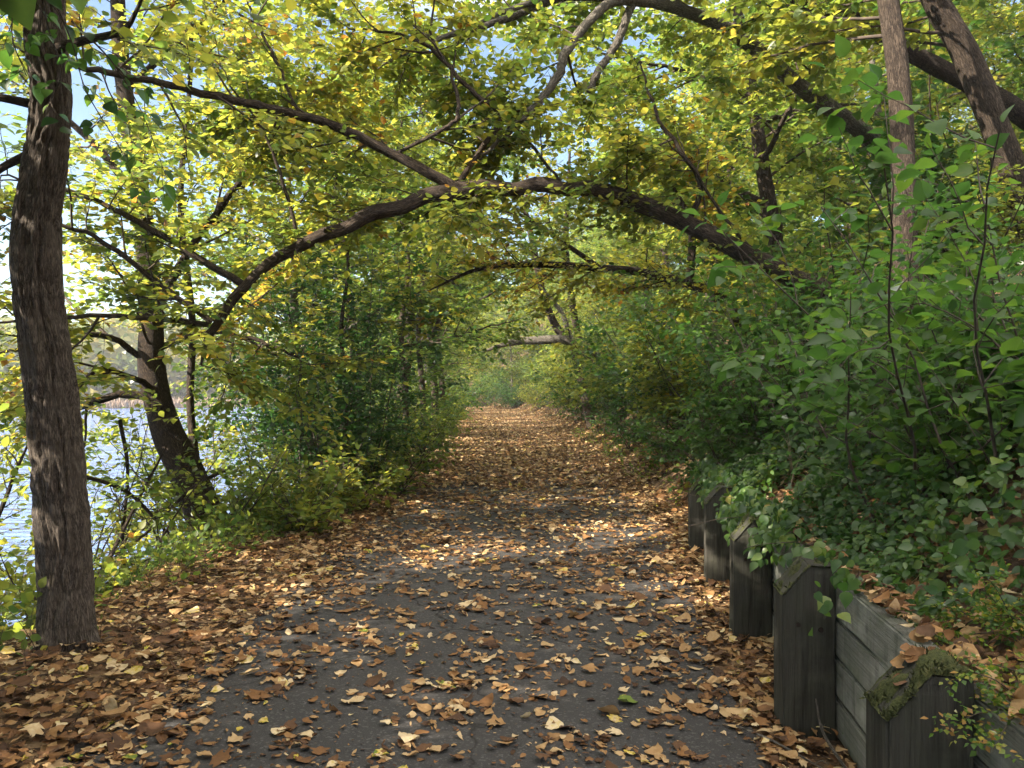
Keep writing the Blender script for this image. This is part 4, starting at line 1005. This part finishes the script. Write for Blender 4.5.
# ------------------------------------------------------------------ far shore
def far_shore():
    g = np.random.default_rng(55); mb = MB(); n = 60000
    x = g.uniform(-190, 15, n); y0 = 128 - 7 * np.sin(x * .06); y = y0 + 4 + g.random(n) ** 1.5 * 34
    gx, gy = np.round(x / 6), np.round(y / 7)
    top = 4 + 9 * vnoise(gx * 3.3 + 7, gy * 5.1) + 3 * fbm(x * .3, y * .3)
    z = height(x, y) + top * g.random(n) ** .8
    put_leaves(mb, T_LOW, np.stack([x, y, z], 1), g.normal(0, 1, (n, 3)), g.normal(0, .6, (n, 3)) + [0, -.4, .7], g.uniform(.7, 1.5, n), np.clip(.3 + .6 * vnoise(gx * 1.7, gy * 2.3) + g.normal(0, .1, n), 0, 1), 0, 1.6)
    tag(link('far_woods', mb.mesh('far_woods', [M['far']])), kind='stuff')
    mb = MB(); n = 9000
    x = g.uniform(-190, 15, n); y = 128 - 7 * np.sin(x * .06) + g.uniform(-1.5, 3, n)
    put_leaves(mb, T_LOW, np.stack([x, y, np.maximum(height(x, y), -1.3)], 1), g.normal(0, .25, (n, 3)) + [0, 0, 1], g.normal(0, 1, (n, 3)), g.uniform(.8, 1.7, n), .5, 0, .3)
    tag(link('reeds', mb.mesh('reeds', [M['reed']])), kind='stuff')
far_shore()

# ------------------------------------------------------------------ light
SUN_AZ, SUN_EL = R(-116), R(32)          # azimuth from +Y towards +X
sd = Vector((math.sin(SUN_AZ) * math.cos(SUN_EL), math.cos(SUN_AZ) * math.cos(SUN_EL), math.sin(SUN_EL)))
sun = bpy.data.lights.new('sun', 'SUN'); sun.energy = 4.5; sun.angle = R(.53); sun.color = (1, .90, .76)
so = bpy.data.objects.new('sun', sun); COL.objects.link(so); so.rotation_euler = (-sd).to_track_quat('-Z', 'Y').to_euler()
w = bpy.data.worlds.new('World'); scene.world = w; w.use_nodes = True; nt = w.node_tree
bg = nt.nodes['Background']; sk = nt.nodes.new('ShaderNodeTexSky'); sk.sky_type = 'NISHITA'; sk.sun_disc = False
sk.sun_elevation = SUN_EL; sk.sun_rotation = SUN_AZ; sk.air_density = 1.; sk.dust_density = .25; sk.ozone_density = 1.5
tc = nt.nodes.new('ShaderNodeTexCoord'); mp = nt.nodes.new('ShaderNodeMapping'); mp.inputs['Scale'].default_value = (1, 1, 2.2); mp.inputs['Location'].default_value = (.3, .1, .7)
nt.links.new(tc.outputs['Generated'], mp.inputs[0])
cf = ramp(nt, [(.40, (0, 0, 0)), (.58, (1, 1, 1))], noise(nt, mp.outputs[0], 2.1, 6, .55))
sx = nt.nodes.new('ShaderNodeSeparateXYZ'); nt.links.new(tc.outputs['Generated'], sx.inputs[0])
cf = math_(nt, 'MULTIPLY', cf, math_(nt, 'MULTIPLY', math_(nt, 'SUBTRACT', sx.outputs[2], .40), 5., True))  # over-bright clouds added in the high sky, mostly above view, to light the shade
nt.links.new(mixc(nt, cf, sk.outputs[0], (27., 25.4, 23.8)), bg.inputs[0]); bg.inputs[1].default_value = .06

hz = bpy.data.materials.new('haze'); hz.use_nodes = True; hn = hz.node_tree; hn.nodes.clear()
pv = hn.nodes.new('ShaderNodeVolumePrincipled'); pv.inputs['Color'].default_value = (.86, .91, .98, 1); pv.inputs['Density'].default_value = .0007; pv.inputs['Anisotropy'].default_value = .2
ho = hn.nodes.new('ShaderNodeOutputMaterial'); hn.links.new(pv.outputs[0], ho.inputs['Volume'])
bm = bmesh.new(); bmesh.ops.create_cube(bm, size=1); me = bpy.data.meshes.new('haze'); bm.to_mesh(me); bm.free(); me.materials.append(hz)
hb = link('haze', me); hb.scale = (800, 560, 37.5); hb.location = (-35, 150, 14.4); tag(hb, kind='stuff')
cam = bpy.data.cameras.new('camera'); co = bpy.data.objects.new('camera', cam); COL.objects.link(co)
cam.sensor_width = 36; cam.lens = 36 * F / 1024; cam.clip_end = 3000; cam.clip_start = .05
co.location = (0, 0, EYE); co.rotation_euler = (math.pi / 2 + math.atan((HY - 384) / F), 0, 0)
scene.camera = co
vs = scene.view_settings; vs.view_transform = 'Standard'; vs.look = 'None'; vs.gamma = 1; vs.use_curve_mapping = False; vs.exposure = 2.3
cy = scene.cycles
cy.use_denoising = True; cy.denoiser = 'OPENIMAGEDENOISE'; cy.denoising_input_passes = 'RGB_ALBEDO_NORMAL'
cy.max_bounces = 8; cy.transmission_bounces = 6; cy.diffuse_bounces = 5; cy.glossy_bounces = 3; cy.caustics_reflective = False; cy.caustics_refractive = False
cy.sample_clamp_indirect = 6
print('LEAVES', nleaf, sum(len(m.polygons) for m in bpy.data.meshes))
